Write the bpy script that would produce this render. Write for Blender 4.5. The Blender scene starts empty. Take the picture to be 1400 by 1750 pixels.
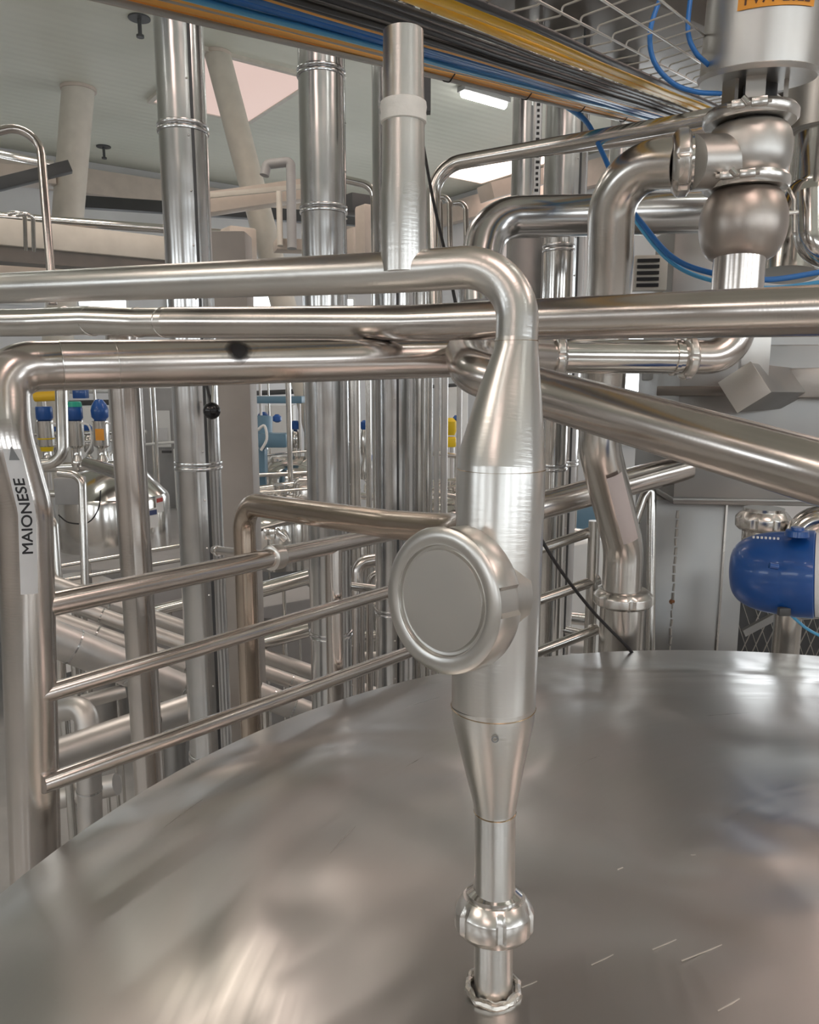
import bpy, bmesh, math, random
from mathutils import Vector, Matrix
random.seed(7)
PI = math.pi
C = bpy.context.scene.collection

# ------------------------------------------------------------ camera
F, PITCH, CZ = 1312.0, math.radians(9.5), 3.7
cp, sp = math.cos(PITCH), math.sin(PITCH)
CAM = Vector((0, 0, CZ))
cd = bpy.data.cameras.new('camera'); cam = bpy.data.objects.new('camera', cd); C.objects.link(cam)
cam.location = CAM; cam.rotation_euler = (PI/2 - PITCH, 0, 0)
cd.sensor_fit = 'VERTICAL'; cd.sensor_height = 36; cd.lens = F/1750*36
cd.clip_start = 0.02; cd.clip_end = 200
bpy.context.scene.camera = cam

# ------------------------------------------------------------ world, exposure
sc = bpy.context.scene
w = bpy.data.worlds.new('world'); sc.world = w; w.use_nodes = True
w.node_tree.nodes['Background'].inputs[0].default_value = (.75, .8, .85, 1)
w.node_tree.nodes['Background'].inputs[1].default_value = .5
sc.view_settings.view_transform = 'Standard'; sc.view_settings.look = 'None'
sc.view_settings.gamma = 1; sc.view_settings.use_curve_mapping = False
sc.view_settings.exposure = 0.35
E_LAMP, E_SKY, E_WIN = 12.0, 4.0, 4.0

# ------------------------------------------------------------ maths: a measured place in the photo at a depth -> a point
def ray(px, py):
    x = (px-700)/F; y = -(py-875)/F
    return Vector((x, cp + y*sp, -sp + y*cp))
def at(px, py, d): return CAM + ray(px, py)*d
def at_z(px, py, z):
    r = ray(px, py); return CAM + r*((z-CZ)/r.z)
def dep(p): 
    q = p-CAM; return q.y*cp - q.z*sp
def z_at(p, py):
    "height of image row py above the spot p"
    y = -(py-875)/F
    return CZ + p.y*(-sp + y*cp)/(cp + y*sp)
U = Vector((.809, .588, 0)); V = Vector((-.588, .809, 0)); Z = Vector((0, 0, 1))
def uv(u, v, z=0): return U*u + V*v + Z*z

# ------------------------------------------------------------ materials
MATS = {}
def nodes(name):
    m = bpy.data.materials.new(name); m.use_nodes = True
    nt = m.node_tree; b = nt.nodes['Principled BSDF']; return m, nt, b
def ramp(nt, fac, stops):
    r = nt.nodes.new('ShaderNodeValToRGB'); nt.links.new(fac, r.inputs[0])
    e = r.color_ramp.elements
    e[0].position, e[0].color = stops[0][0], (*stops[0][1], 1)
    e[1].position, e[1].color = stops[-1][0], (*stops[-1][1], 1)
    for p, c in stops[1:-1]:
        x = e.new(p); x.color = (*c, 1)
    return r.outputs[0]
def steel(name, col=(.56, .54, .51), rough=.25, var=.08, streak=.15, wave=.02, tint=.06, uvs=True, scale=(3, 60), metal=1.0):
    """stainless steel: brushed streaks round the tube, cloudy roughness, faint colour drift"""
    m, nt, b = nodes(name); N = nt.nodes; L = nt.links
    tc = N.new('ShaderNodeTexCoord')
    mp = N.new('ShaderNodeMapping'); L.new(tc.outputs['UV' if uvs else 'Object'], mp.inputs[0])
    mp.inputs['Scale'].default_value = (scale[0], scale[1], 1 if uvs else scale[0])
    n1 = N.new('ShaderNodeTexNoise'); n1.inputs['Scale'].default_value = 4; n1.inputs['Detail'].default_value = 4
    L.new(mp.outputs[0], n1.inputs[0])
    n2 = N.new('ShaderNodeTexNoise'); n2.inputs['Scale'].default_value = 6; n2.inputs['Detail'].default_value = 1
    L.new(tc.outputs['Object'], n2.inputs[0])
    c0 = tuple(x*(1-tint) for x in col); c1 = (min(1, col[0]*(1+tint)), col[1]*(1+tint*.7), col[2]*(1+tint*.4))
    L.new(ramp(nt, n2.outputs[0], [(.35, c0), (.65, c1)]), b.inputs['Base Color'])
    ad = N.new('ShaderNodeMath'); ad.operation = 'MULTIPLY_ADD'; ad.inputs[1].default_value = var*2; ad.inputs[2].default_value = rough-var
    L.new(n2.outputs[0], ad.inputs[0]); L.new(ad.outputs[0], b.inputs['Roughness'])
    bp = N.new('ShaderNodeBump'); bp.inputs['Strength'].default_value = streak; bp.inputs['Distance'].default_value = .0006
    L.new(n1.outputs[0], bp.inputs['Height'])
    bp2 = N.new('ShaderNodeBump'); bp2.inputs['Strength'].default_value = 1; bp2.inputs['Distance'].default_value = wave*.03
    L.new(n2.outputs[0], bp2.inputs['Height']); L.new(bp.outputs[0], bp2.inputs['Normal'])
    L.new(bp2.outputs[0], b.inputs['Normal'])
    b.inputs['Metallic'].default_value = metal
    MATS[name] = m; return m
def plain(name, col, rough=.5, metal=0, var=.06, bump=0, scale=5, coat=0):
    m, nt, b = nodes(name); N = nt.nodes; L = nt.links
    tc = N.new('ShaderNodeTexCoord'); n = N.new('ShaderNodeTexNoise'); n.inputs['Scale'].default_value = scale; n.inputs['Detail'].default_value = 5
    L.new(tc.outputs['Object'], n.inputs[0])
    L.new(ramp(nt, n.outputs[0], [(.3, tuple(x*(1-var) for x in col)), (.7, tuple(min(1, x*(1+var)) for x in col))]), b.inputs['Base Color'])
    b.inputs['Roughness'].default_value = rough; b.inputs['Metallic'].default_value = metal
    if coat: b.inputs['Coat Weight'].default_value = coat
    if bump:
        q = N.new('ShaderNodeBump'); q.inputs['Distance'].default_value = bump; L.new(n.outputs[0], q.inputs['Height']); L.new(q.outputs[0], b.inputs['Normal'])
    MATS[name] = m; return m
def glow(name, col, s):
    m, nt, b = nodes(name); b.inputs['Base Color'].default_value = (*col, 1)
    b.inputs['Emission Color'].default_value = (*col, 1); b.inputs['Emission Strength'].default_value = s
    MATS[name] = m; return m
S_PIPE = steel('satin_steel', (.66, .645, .62), .22)
S_WARM = steel('warm_satin_steel', (.66, .625, .60), .21)
S_NEAR = steel('ground_steel', (.71, .705, .685), .30, var=.06, streak=.3)
S_POL = steel('polished_steel', (.72, .71, .69), .14, var=.05, streak=.06)
S_CLAD = steel('sheet_cladding', (.65, .655, .66), .2, var=.06, streak=.05, wave=.10, scale=(2, 3))
S_MATT = steel('matt_cladding', (.68, .665, .65), .45, var=.06, streak=.05, wave=.05)
S_BOX = steel('pickled_sheet_steel', (.36, .36, .355), .45, uvs=False, scale=(2, 40), wave=.06)
S_DARK = steel('dark_duct_steel', (.20, .185, .17), .42, uvs=False, scale=(2, 8), wave=.1)
S_CAST = steel('blasted_steel', (.60, .59, .57), .38, uvs=False, scale=(30, 30), streak=.3)
S_BEAD = steel('weld_bead_steel', (.72, .70, .66), .25, uvs=False, scale=(80, 80), streak=1.0, wave=.3)
S_HEAT = steel('heat_tinted_steel', (.52, .42, .30), .25)
S_NUT = steel('machined_steel', (.74, .725, .70), .27, uvs=False, scale=(20, 20), wave=0, streak=.05)
M_CREAM = plain('cream_paint', (.62, .58, .51), .45)
M_BEIGE = plain('beige_paint', (.60, .52, .45), .5)
M_WHITE = plain('white_plastic', (.78, .79, .78), .4, var=.03)
M_LABEL = plain('label_film', (.66, .67, .68), .35, var=.03, scale=12)
M_PLABEL = plain('pale_pink_film', (.66, .58, .56), .4, var=.03)
M_TAPE = plain('sealing_tape', (.80, .79, .74), .55, var=.06, bump=.002, scale=40)
M_INK = plain('black_ink', (.015, .015, .018), .5)
M_GREYINK = plain('grey_ink', (.22, .23, .24), .5)
M_BLACK = plain('black_rubber', (.018, .018, .02), .42)
M_BALL = plain('black_bakelite', (.012, .012, .014), .18)
M_BLUE = plain('blue_plastic', (.012, .085, .33), .3, var=.1, coat=.3)
M_TUBE = plain('blue_air_hose', (.03, .18, .52), .3)
M_LTUBE = plain('light_blue_hose', (.10, .42, .72), .3)
M_GREEN = plain('green_plastic', (.02, .36, .26), .35)
M_TEAL = plain('teal_jacket', (.02, .38, .40), .4)
M_YEL = plain('yellow_jacket', (.92, .56, .03), .38)
M_ORG = plain('orange_jacket', (.90, .46, .10), .45)
M_GREYJ = plain('grey_jacket', (.42, .42, .40), .5)
M_ORLAB = plain('orange_label', (.86, .36, .03), .4)
M_YELP = plain('yellow_plastic', (.85, .6, .02), .35)
M_MACH = plain('grey_blue_enamel', (.13, .24, .33), .4)
M_NAVY = plain('navy_print', (.04, .06, .16), .5)
M_RED = plain('red_print', (.5, .08, .07), .5)
M_DARK = plain('dark_enamel', (.07, .072, .075), .5)
M_GREYP = plain('grey_enamel', (.36, .36, .36), .45)
M_WIRE = plain('galvanised_wire', (.50, .48, .44), .35, metal=.6)
M_RUST = plain('rust', (.24, .10, .04), .8, var=.4, scale=60)
M_SCRATCH = plain('bright_scratch', (.8, .78, .74), .35, metal=.8)
G_LAMP = glow('lamp_diffuser', (1, .98, .94), E_LAMP)
G_SKY = glow('skylight_panel', (1, .76, .68), E_SKY)
G_SKYV = glow('dimmed_skylight_panel', (1, .74, .66), .5); G_SKYV.node_tree.nodes['Principled BSDF'].inputs['Base Color'].default_value = (.25, .2, .18, 1)  # glow and base colour turned down so this panel stays pink
G_SKY2 = glow('unseen_skylight_panel_bright', (1, .86, .76), E_SKY*1.35)
G_WIN = glow('daylit_pane', (.90, .96, 1), E_WIN)

# ------------------------------------------------------------ mesh helpers
zr0 = z_at
def bend(pts, r, n=9):
    "polyline with rounded corners; r one radius or one per inner corner"
    pts = [Vector(p) for p in pts]; out = [pts[0]]
    rs = r if isinstance(r, (list, tuple)) else [r]*(len(pts)-2)
    for i in range(1, len(pts)-1):
        a, b, c = pts[i-1], pts[i], pts[i+1]; d0 = (a-b); d1 = (c-b)
        l0, l1 = d0.length, d1.length; d0.normalize(); d1.normalize()
        ang = d0.angle(d1)
        if ang > PI-.02: out.append(b); continue
        t = min(rs[i-1]/math.tan(ang/2), l0*.95 if i == 1 else l0*.49, l1*.95 if i == len(pts)-2 else l1*.49)
        R = t*math.tan(ang/2); cen = b + (d0+d1).normalized()*(R/math.sin(ang/2))
        p0 = b+d0*t - cen; p1 = b+d1*t - cen; th = p0.angle(p1)
        for k in range(n+1):
            s = k/n; q = (p0*math.sin((1-s)*th) + p1*math.sin(s*th))/math.sin(th); out.append(cen+q)
    out.append(pts[-1]); return out
def spline(pts, n=8):
    pts = [Vector(p) for p in pts]; P = [pts[0]*2-pts[1]] + pts + [pts[-1]*2-pts[-2]]; out = []
    for i in range(1, len(P)-2):
        p0, p1, p2, p3 = P[i-1:i+3]
        for k in range(n):
            t = k/n
            out.append(.5*((2*p1)+(p2-p0)*t+(2*p0-5*p1+4*p2-p3)*t*t+(3*p1-p0-3*p2+p3)*t*t*t))
    out.append(pts[-1]); return out
def tube(bm, pts, rad, seg=28, cap=True):
    """sweep; rad one number or one per point. UV: u round the tube, v metres along"""
    pts = [Vector(p) for p in pts]; n = len(pts)
    rs = rad if isinstance(rad, (list, tuple)) else [rad]*n
    uvl = bm.loops.layers.uv.verify()
    T = []
    for i in range(n):
        a = pts[max(i-1, 0)]; b = pts[min(i+1, n-1)]; k = 0
        t = (pts[i]-a).normalized() + (b-pts[i]).normalized()
        if t.length < 1e-6: t = b-a
        if t.length < 1e-6: t = T[-1] if T else Z.copy()
        T.append(t.normalized())
    t = T[0]; x = t.cross(Z if abs(t.z) < .9 else Vector((1, 0, 0))).normalized()
    rings = []; ln = 0; vs = []
    for i in range(n):
        if i:
            q = T[i-1].rotation_difference(T[i]); x = (q @ x).normalized(); ln += (pts[i]-pts[i-1]).length
        x = (x - T[i]*x.dot(T[i])).normalized(); y = T[i].cross(x); vs.append(ln)
        rings.append([bm.verts.new(pts[i] + (x*math.cos(2*PI*k/seg) + y*math.sin(2*PI*k/seg))*rs[i]) for k in range(seg)])
    for i in range(n-1):
        for k in range(seg):
            k2 = (k+1) % seg
            f = bm.faces.new((rings[i][k], rings[i][k2], rings[i+1][k2], rings[i+1][k]))
            for lp, (a, b) in zip(f.loops, ((k, vs[i]), (k+1, vs[i]), (k+1, vs[i+1]), (k, vs[i+1]))): lp[uvl].uv = (a/seg, b)
    if cap:
        bm.faces.new(rings[0][::-1]); bm.faces.new(rings[-1])
    return bm
def lathe(bm, base, axis, prof, seg=36):
    "prof: (distance along axis, radius) pairs"
    base = Vector(base); axis = Vector(axis).normalized()
    x = axis.cross(Z if abs(axis.z) < .9 else Vector((1, 0, 0))).normalized(); y = axis.cross(x)
    uvl = bm.loops.layers.uv.verify(); rings = []
    for t, r in prof:
        rings.append([bm.verts.new(base + axis*t + (x*math.cos(2*PI*k/seg)+y*math.sin(2*PI*k/seg))*max(r, 1e-4)) for k in range(seg)])
    for i in range(len(prof)-1):
        for k in range(seg):
            k2 = (k+1) % seg; f = bm.faces.new((rings[i][k], rings[i][k2], rings[i+1][k2], rings[i+1][k]))
            for lp, (a, b) in zip(f.loops, ((k, prof[i][0]), (k+1, prof[i][0]), (k+1, prof[i+1][0]), (k, prof[i+1][0]))): lp[uvl].uv = (a/seg, b)
    bm.faces.new(rings[0][::-1]); bm.faces.new(rings[-1]); return bm
def slotnut(bm, base, axis, R, h, r_in, n=6, seg=96, cut=.16):
    "round union nut with spanner slots"
    base = Vector(base); axis = Vector(axis).normalized()
    x = axis.cross(Z if abs(axis.z) < .9 else Vector((1, 0, 0))).normalized(); y = axis.cross(x)
    prof = [(0, r_in), (0, R*.86), (h*.14, R*.97), (h*.2, R), (h*.62, R), (h*.68, R*.99), (h*.9, R*.86), (h, R*.78), (h, r_in)]
    rings = []
    for j, (t, r) in enumerate(prof):
        rg = []
        for k in range(seg):
            a = 2*PI*k/seg; fr = (k*n/seg) % 1
            rr = r if not (fr < .14 and 1 <= j <= 5) else min(r, R*(1-cut))
            rg.append(bm.verts.new(base + axis*t + (x*math.cos(a)+y*math.sin(a))*rr))
        rings.append(rg)
    for i in range(len(prof)-1):
        for k in range(seg):
            k2 = (k+1) % seg; bm.faces.new((rings[i][k], rings[i][k2], rings[i+1][k2], rings[i+1][k]))
    for k in range(seg):
        k2 = (k+1) % seg; bm.faces.new((rings[-1][k], rings[-1][k2], rings[0][k2], rings[0][k]))
    return bm
def box(bm, c, s, X=None, Y=None, bev=0):
    "box centred at c, size s, axes X Y (Z = X x Y)"
    X = Vector(X or (1, 0, 0)).normalized(); Yv = Vector(Y or (0, 1, 0)); Yv = (Yv - X*Yv.dot(X)).normalized(); Zv = X.cross(Yv)
    M = Matrix((X, Yv, Zv)).transposed().to_4x4(); M.translation = Vector(c)
    r = bmesh.ops.create_cube(bm, size=1, matrix=M @ Matrix.Diagonal((*s, 1)))
    if bev:
        ed = list({e for v in r['verts'] for e in v.link_edges})
        bmesh.ops.bevel(bm, geom=ed, offset=bev, segments=2, affect='EDGES', profile=.5)
    return bm
def bar(bm, p, q, wd, ht, up=Z, bev=0):
    p, q = Vector(p), Vector(q); d = q-p
    side = Vector(up).cross(d).normalized()
    return box(bm, (p+q)/2, (d.length, wd, ht), d, side, bev)
def NB(): return bmesh.new()

# ------------------------------------------------------------ object helpers
def finish(name, bm, mat, parent=None, off=None, sharp=38, label=None, recalc=True):
    if recalc: bmesh.ops.recalc_face_normals(bm, faces=bm.faces)
    if off: bmesh.ops.translate(bm, verts=bm.verts, vec=-Vector(off))
    for f in bm.faces: f.smooth = True
    for e in bm.edges:
        if len(e.link_faces) == 2 and e.calc_face_angle(0) > math.radians(sharp): e.smooth = False
    me = bpy.data.meshes.new(name); bm.to_mesh(me); bm.free(); me.materials.append(mat)
    o = bpy.data.objects.new(name, me); C.objects.link(o)
    if parent: o.parent = parent
    if label: o['label'] = label
    return o
def thing(name, label, cat, base=(0, 0, 0), group=None):
    o = bpy.data.objects.new(name, None); C.objects.link(o); o.empty_display_size = .05
    o.location = base; o['label'] = label; o['category'] = cat
    if group: o['group'] = group
    return o
def part(t, name, bm, mat, label=None, **k):
    root = t
    while root.parent: root = root.parent
    return finish(name, bm, mat, t, root.location, label=label, **k)
def solo(name, bm, mat, label, cat, base=None, group=None, **k):
    base = Vector(base) if base is not None else Vector((0, 0, 0))
    o = finish(name, bm, mat, None, base, **k); o.location = base; o['label'] = label; o['category'] = cat
    if group: o['group'] = group
    return o
def struct(name, bm, mat, parent=None, **k):
    o = finish(name, bm, mat, parent, **k)
    if not parent: o['kind'] = 'structure'
    return o
def flat_text(txt, size):
    cu = bpy.data.curves.new('text', 'FONT'); cu.body = txt; cu.size = size; cu.align_x = 'CENTER'; cu.align_y = 'CENTER'; cu.offset = 0
    ob = bpy.data.objects.new('text', cu); C.objects.link(ob); bpy.context.view_layer.update()
    me = bpy.data.meshes.new_from_object(ob.evaluated_get(bpy.context.evaluated_depsgraph_get()))
    bm = NB(); bm.from_mesh(me); bpy.data.objects.remove(ob); bpy.data.meshes.remove(me)
    g0 = list(bm.verts)+list(bm.edges)+list(bm.faces)
    for k, (dx, dy) in enumerate(((1, 0), (-1, 0), (0, 1), (0, -1))):
        d_ = bmesh.ops.duplicate(bm, geom=g0); bmesh.ops.translate(bm, verts=[v for v in d_['geom'] if isinstance(v, bmesh.types.BMVert)], vec=(dx*size*.018, dy*size*.018, (k+1)*1e-5))
    bmesh.ops.triangulate(bm, faces=bm.faces)
    return bm
def wrap(bm, c, axis, front, r, up_is_x=True, subdiv=True):
    """wrap flat artwork (x,y in metres) round a cylinder: centre c on the axis, facing front. up_is_x: artwork x runs up the axis"""
    axis = Vector(axis).normalized(); front = Vector(front); front = (front-axis*front.dot(axis)).normalized(); side = axis.cross(front)
    for v in bm.verts:
        a, b = (v.co.x, -v.co.y) if up_is_x else (v.co.y, v.co.x)
        th = b/r; v.co = Vector(c) + axis*a + (front*math.cos(th) + side*math.sin(th))*(r+v.co.z)
    return bm
def grid(w_, h_, nx=12, ny=12, z=0):
    bm = NB(); vs = [[bm.verts.new((-w_/2+w_*i/nx, -h_/2+h_*j/ny, z)) for i in range(nx+1)] for j in range(ny+1)]
    for j in range(ny):
        for i in range(nx): bm.faces.new((vs[j][i], vs[j][i+1], vs[j+1][i+1], vs[j+1][i]))
    return bm
def copy_tree(o, parent=None):
    c = o.copy(); C.objects.link(c); c.parent = parent
    for ch in o.children: copy_tree(ch, c)
    return c

def support(o, p, z=0.0, r=.016, m=None):
    "thin strut from a pipe down to what carries it"
    part(o, 'support_leg', tube(NB(), [Vector((p.x, p.y, z+.002)), p], r, 12), m or S_PIPE)

# ============================================================ THE HALL
u0, u1, v0, v1, H = -12, 13, -9, 18.2, CZ+4.7
mc, nt, b = nodes('ceiling_panels'); N = nt.nodes; L = nt.links
tc = N.new('ShaderNodeTexCoord'); mp = N.new('ShaderNodeMapping'); L.new(tc.outputs['Object'], mp.inputs[0]); mp.inputs['Rotation'].default_value = (0, 0, -math.atan2(.588, .809))
wv = N.new('ShaderNodeTexWave'); wv.inputs['Scale'].default_value = 1.6; wv.bands_direction = 'Y'; L.new(mp.outputs[0], wv.inputs[0])
bp = N.new('ShaderNodeBump'); bp.inputs['Distance'].default_value = .004; L.new(wv.outputs[1], bp.inputs['Height']); L.new(bp.outputs[0], b.inputs['Normal'])
nn = N.new('ShaderNodeTexNoise'); nn.inputs['Scale'].default_value = .5; L.new(tc.outputs['Object'], nn.inputs[0])
L.new(ramp(nt, nn.outputs[0], [(.3, (.62, .63, .54)), (.7, (.71, .71, .62))]), b.inputs['Base Color']); b.inputs['Roughness'].default_value = .5
M_CEIL = mc
M_WALL = plain('wall_panel_paint', (.72, .73, .74), .5, scale=1)
M_WALLD = plain('wall_warm_paint', (.62, .585, .55), .55, scale=1)
M_FLOOR = plain('resin_floor', (.46, .46, .45), .25, var=.15, scale=2)
struct('floor', box(NB(), uv((u0+u1)/2, (v0+v1)/2, -.1), (u1-u0+.4, v1-v0+.4, .2), U, V), M_FLOOR)
struct('ceiling', box(NB(), uv((u0+u1)/2, (v0+v1)/2, H+.1), (u1-u0+.4, v1-v0+.4, .2), U, V), M_CEIL)
struct('wall_back', box(NB(), uv((u0+u1)/2, v1+.1, H/2), (u1-u0, .2, H-.01), U, V), M_WALL)
struct('wall_right', box(NB(), uv(u1+.1, (v0+v1)/2, H/2), (.2, v1-v0, H-.01), U, V), M_WALL)
struct('wall_left', box(NB(), uv(u0-.1, (v0+v1)/2, H/2), (.2, v1-v0, H-.01), U, V), M_WALLD)
struct('wall_front', box(NB(), uv((u0+u1)/2, v0-.1, H/2), (u1-u0, .2, H-.01), U, V), M_WALLD)
struct('trim_1', box(NB(), uv((u0+u1)/2, v1-.12, H-.45), (u1-u0, .22, .5), U, V), M_BEIGE)
struct('trim_2', box(NB(), uv(u1-.12, (v0+v1)/2-.2, H-.45), (.22, v1-v0-.5, .5), U, V), M_BEIGE)
wn = 0
def window(cu_, cv_, z, wd, ht, alongU):
    global wn; wn += 1
    X, Y = (U, V) if alongU else (V, U)
    fr = NB(); c = uv(cu_, cv_, z)
    for s in (-1, 1):
        box(fr, c+X*s*(wd/2+.03), (.06, .1, ht+.12), X, Y); box(fr, c+Z*s*(ht/2+.03), (wd, .1, .06), X, Y)
    o = struct('window_%d' % wn, fr, M_WHITE)
    struct('pane', box(NB(), c, (wd, .05, ht), X, Y), G_WIN, o)
for k in range(7): window(-1.2+k*2.0, v1-.03, CZ+1.95, 1.0, .55, True)
for k in range(4): window(u1-.03, 13.5-k*3.2, CZ-.1, 2.0, 2.2, False)
for k in range(5): window(-8+k*4, v0+.03, CZ+1.6, 2.6, 1.6, True)
for k in range(3): window(u0+.03, -4+k*5, CZ+1.6, 2.6, 1.4, False)
# skylights and lamps in the ceiling
def skylight(c, du, dv, label, mat=G_SKY):
    t = thing('skylight', label, 'skylight', uv(c[0], c[1], H-.04), 'skylights in the ceiling')
    fr = NB(); P = uv(c[0], c[1], H-.03)
    for s in (-1, 1):
        box(fr, P+U*s*(du/2+.04), (.08, dv+.16, .06), U, V); box(fr, P+V*s*(dv/2+.04), (du, .08, .06), U, V)
    part(t, 'frame', fr, M_CREAM); part(t, 'diffuser_panel', box(NB(), P, (du, dv, .03), U, V), mat)
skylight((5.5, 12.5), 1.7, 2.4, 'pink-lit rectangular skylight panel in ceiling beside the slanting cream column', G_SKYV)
HID = 'unseen brightened ceiling skylight panel above the frame mirrored in the steel'
p = at_z(850, 282, H); skylight((p.dot(U), p.dot(V)), 1.2, 2.4, 'far bright skylight low above the sloping pipe right of the taped stub')
for c, m in (((2.2, 7.3), G_SKY2), ((6.5, 4.2), G_SKY), ((-5, 3), G_SKY2), ((9.5, 3), G_SKY), ((0, -2), G_SKY), ((-6, -2), G_SKY), ((5.5, -3), G_SKY)):  # unseen panels, glow set brighter than the pink one to light the hall
    skylight(c, 1.7, 2.4, HID, m)
def lamp(c, label, ln=1.3):
    t = thing('ceiling_lamp', label, 'ceiling lamp', uv(c[0], c[1], H-.14), 'batten lamps on the ceiling')
    P = uv(c[0], c[1], H)
    part(t, 'housing', box(NB(), P-Z*.05, (ln, .2, .08), U, V, .01), M_GREYP)
    d = NB(); tube(d, bend([P-U*(ln/2-.05)-Z*.11, P+U*(ln/2-.05)-Z*.11], .1), .07, 12); part(t, 'diffuser', d, G_LAMP)
p = at_z(828, 168, H-.1); lamp((p.dot(U), p.dot(V)), 'lit batten lamp on ceiling just right of the taped vertical pipe', 1.0)
for c in ((1, 10.2), (9.8, 6.5), (4, 0), (-4, 0), (-2, 8), (8, -1), (2, -6), (-8, 4)):
    lamp(c, 'batten lamp above the frame seen only as a reflection')
# ceiling sprinklers
for i, (px, py) in enumerate([(238, 30), (177, 250)]):
    p = at_z(px, py, H); b_ = NB(); lathe(b_, p-Z*.02, Z, [(0, .14), (.02, .14)], 20); tube(b_, [p-Z*.02, p-Z*.2], .025, 10); lathe(b_, p-Z*.24, Z, [(0, .05), (.03, .05)], 12)
    solo('ceiling_sprinkler', b_, M_DARK, ['small sprinkler head on ceiling at the top left', 'tiny sprinkler hanging between slanting column and clad pipe'][i], 'sprinkler', p-Z*.25, 'ceiling sprinklers')

# ============================================================ TANK UNDER THE CAMERA
TC = Vector((.925, .80, 0)); TR = 1.715; ZR = CZ-.9; RISE = .138
def dome(r): return ZR + RISE*(1-(r/TR)**2)
mt, nt, b = nodes('brushed_tank_lid'); N = nt.nodes; L = nt.links
tc = N.new('ShaderNodeTexCoord'); b.inputs['Metallic'].default_value = 1
n2 = N.new('ShaderNodeTexNoise'); n2.inputs['Scale'].default_value = 2.2; n2.inputs['Detail'].default_value = 2; L.new(tc.outputs['Object'], n2.inputs[0])
L.new(ramp(nt, n2.outputs[0], [(.3, (.50, .495, .46)), (.5, (.55, .525, .51)), (.7, (.56, .56, .55))]), b.inputs['Base Color'])
sx = N.new('ShaderNodeSeparateXYZ'); L.new(tc.outputs['Object'], sx.inputs[0])
at2 = N.new('ShaderNodeMath'); at2.operation = 'ARCTAN2'; L.new(sx.outputs[1], at2.inputs[0]); L.new(sx.outputs[0], at2.inputs[1])
cxy = N.new('ShaderNodeCombineXYZ'); L.new(sx.outputs[0], cxy.inputs[0]); L.new(sx.outputs[1], cxy.inputs[1])
ln_ = N.new('ShaderNodeVectorMath'); ln_.operation = 'LENGTH'; L.new(cxy.outputs[0], ln_.inputs[0])
mu = N.new('ShaderNodeMath'); mu.operation = 'MULTIPLY'; mu.inputs[1].default_value = 34; L.new(ln_.outputs[1], mu.inputs[0])
m1 = N.new('ShaderNodeCombineXYZ'); L.new(at2.outputs[0], m1.inputs[0]); L.new(mu.outputs[0], m1.inputs[1])
n1 = N.new('ShaderNodeTexNoise'); n1.inputs['Scale'].default_value = 2; n1.inputs['Detail'].default_value = 5; L.new(m1.outputs[0], n1.inputs[0])
n3 = N.new('ShaderNodeTexNoise'); n3.inputs['Scale'].default_value = 2.1; n3.inputs['Detail'].default_value = 1.5; n3.inputs['Distortion'].default_value = .6; L.new(tc.outputs['Object'], n3.inputs[0])
ad = N.new('ShaderNodeMath'); ad.operation = 'MULTIPLY_ADD'; ad.inputs[1].default_value = .16; ad.inputs[2].default_value = .23; L.new(n1.outputs[0], ad.inputs[0]); L.new(ad.outputs[0], b.inputs['Roughness'])
bA = N.new('ShaderNodeBump'); bA.inputs['Distance'].default_value = .00007; L.new(n1.outputs[0], bA.inputs['Height'])
bB = N.new('ShaderNodeBump'); bB.inputs['Distance'].default_value = .038; L.new(n3.outputs[0], bB.inputs['Height']); L.new(bA.outputs[0], bB.inputs['Normal']); L.new(bB.outputs[0], b.inputs['Normal'])
tank = thing('storage_tank', 'large round brushed steel tank with low domed lid filling the foreground', 'tank', TC)
pr = [(dome(TR*k/24)-ZR, TR*k/24) for k in range(24, -1, -1)]
lid = lathe(NB(), TC+Z*ZR, Z, [(-.05, TR-.03), (-.05, TR+.004), (-.006, TR+.004)] + pr, 128)
lid_o = part(tank, 'domed_lid', lid, mt, sharp=30)
part(tank, 'shell', lathe(NB(), TC+Z*.3, Z, [(0, TR-.012), (ZR-.345, TR-.012)], 96), S_MATT)
for k in range(4):
    a = k*PI/2+.5; q = TC+Vector((math.cos(a), math.sin(a), 0))*(TR-.12)
    part(tank, 'leg', tube(NB(), [q+Z*0.002, q+Z*.32], .06, 16), S_PIPE)
for px, py, a, ln in [(1136, 1614, .45, .022), (1030, 1640, .5, .02), (1208, 1625, .42, .045), (1246, 1717, .5, .02), (905, 1682, .45, .012), (1060, 1484, .5, .006), (1185, 1461, 0, .004)]:
    P = at_z(px, py, ZR+.1); r = (Vector((P.x, P.y, 0))-TC).length; P = at_z(px, py, dome(r)); r = (Vector((P.x, P.y, 0))-TC).length; P = at_z(px, py, dome(r)+.0006)
    part(lid_o, 'scratch_mark', bar(NB(), P-Vector((math.cos(a), math.sin(a), 0))*ln, P+Vector((math.cos(a), math.sin(a), 0))*ln, .0014, .0008), M_SCRATCH, 'bright fine scratch in the lid')

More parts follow.
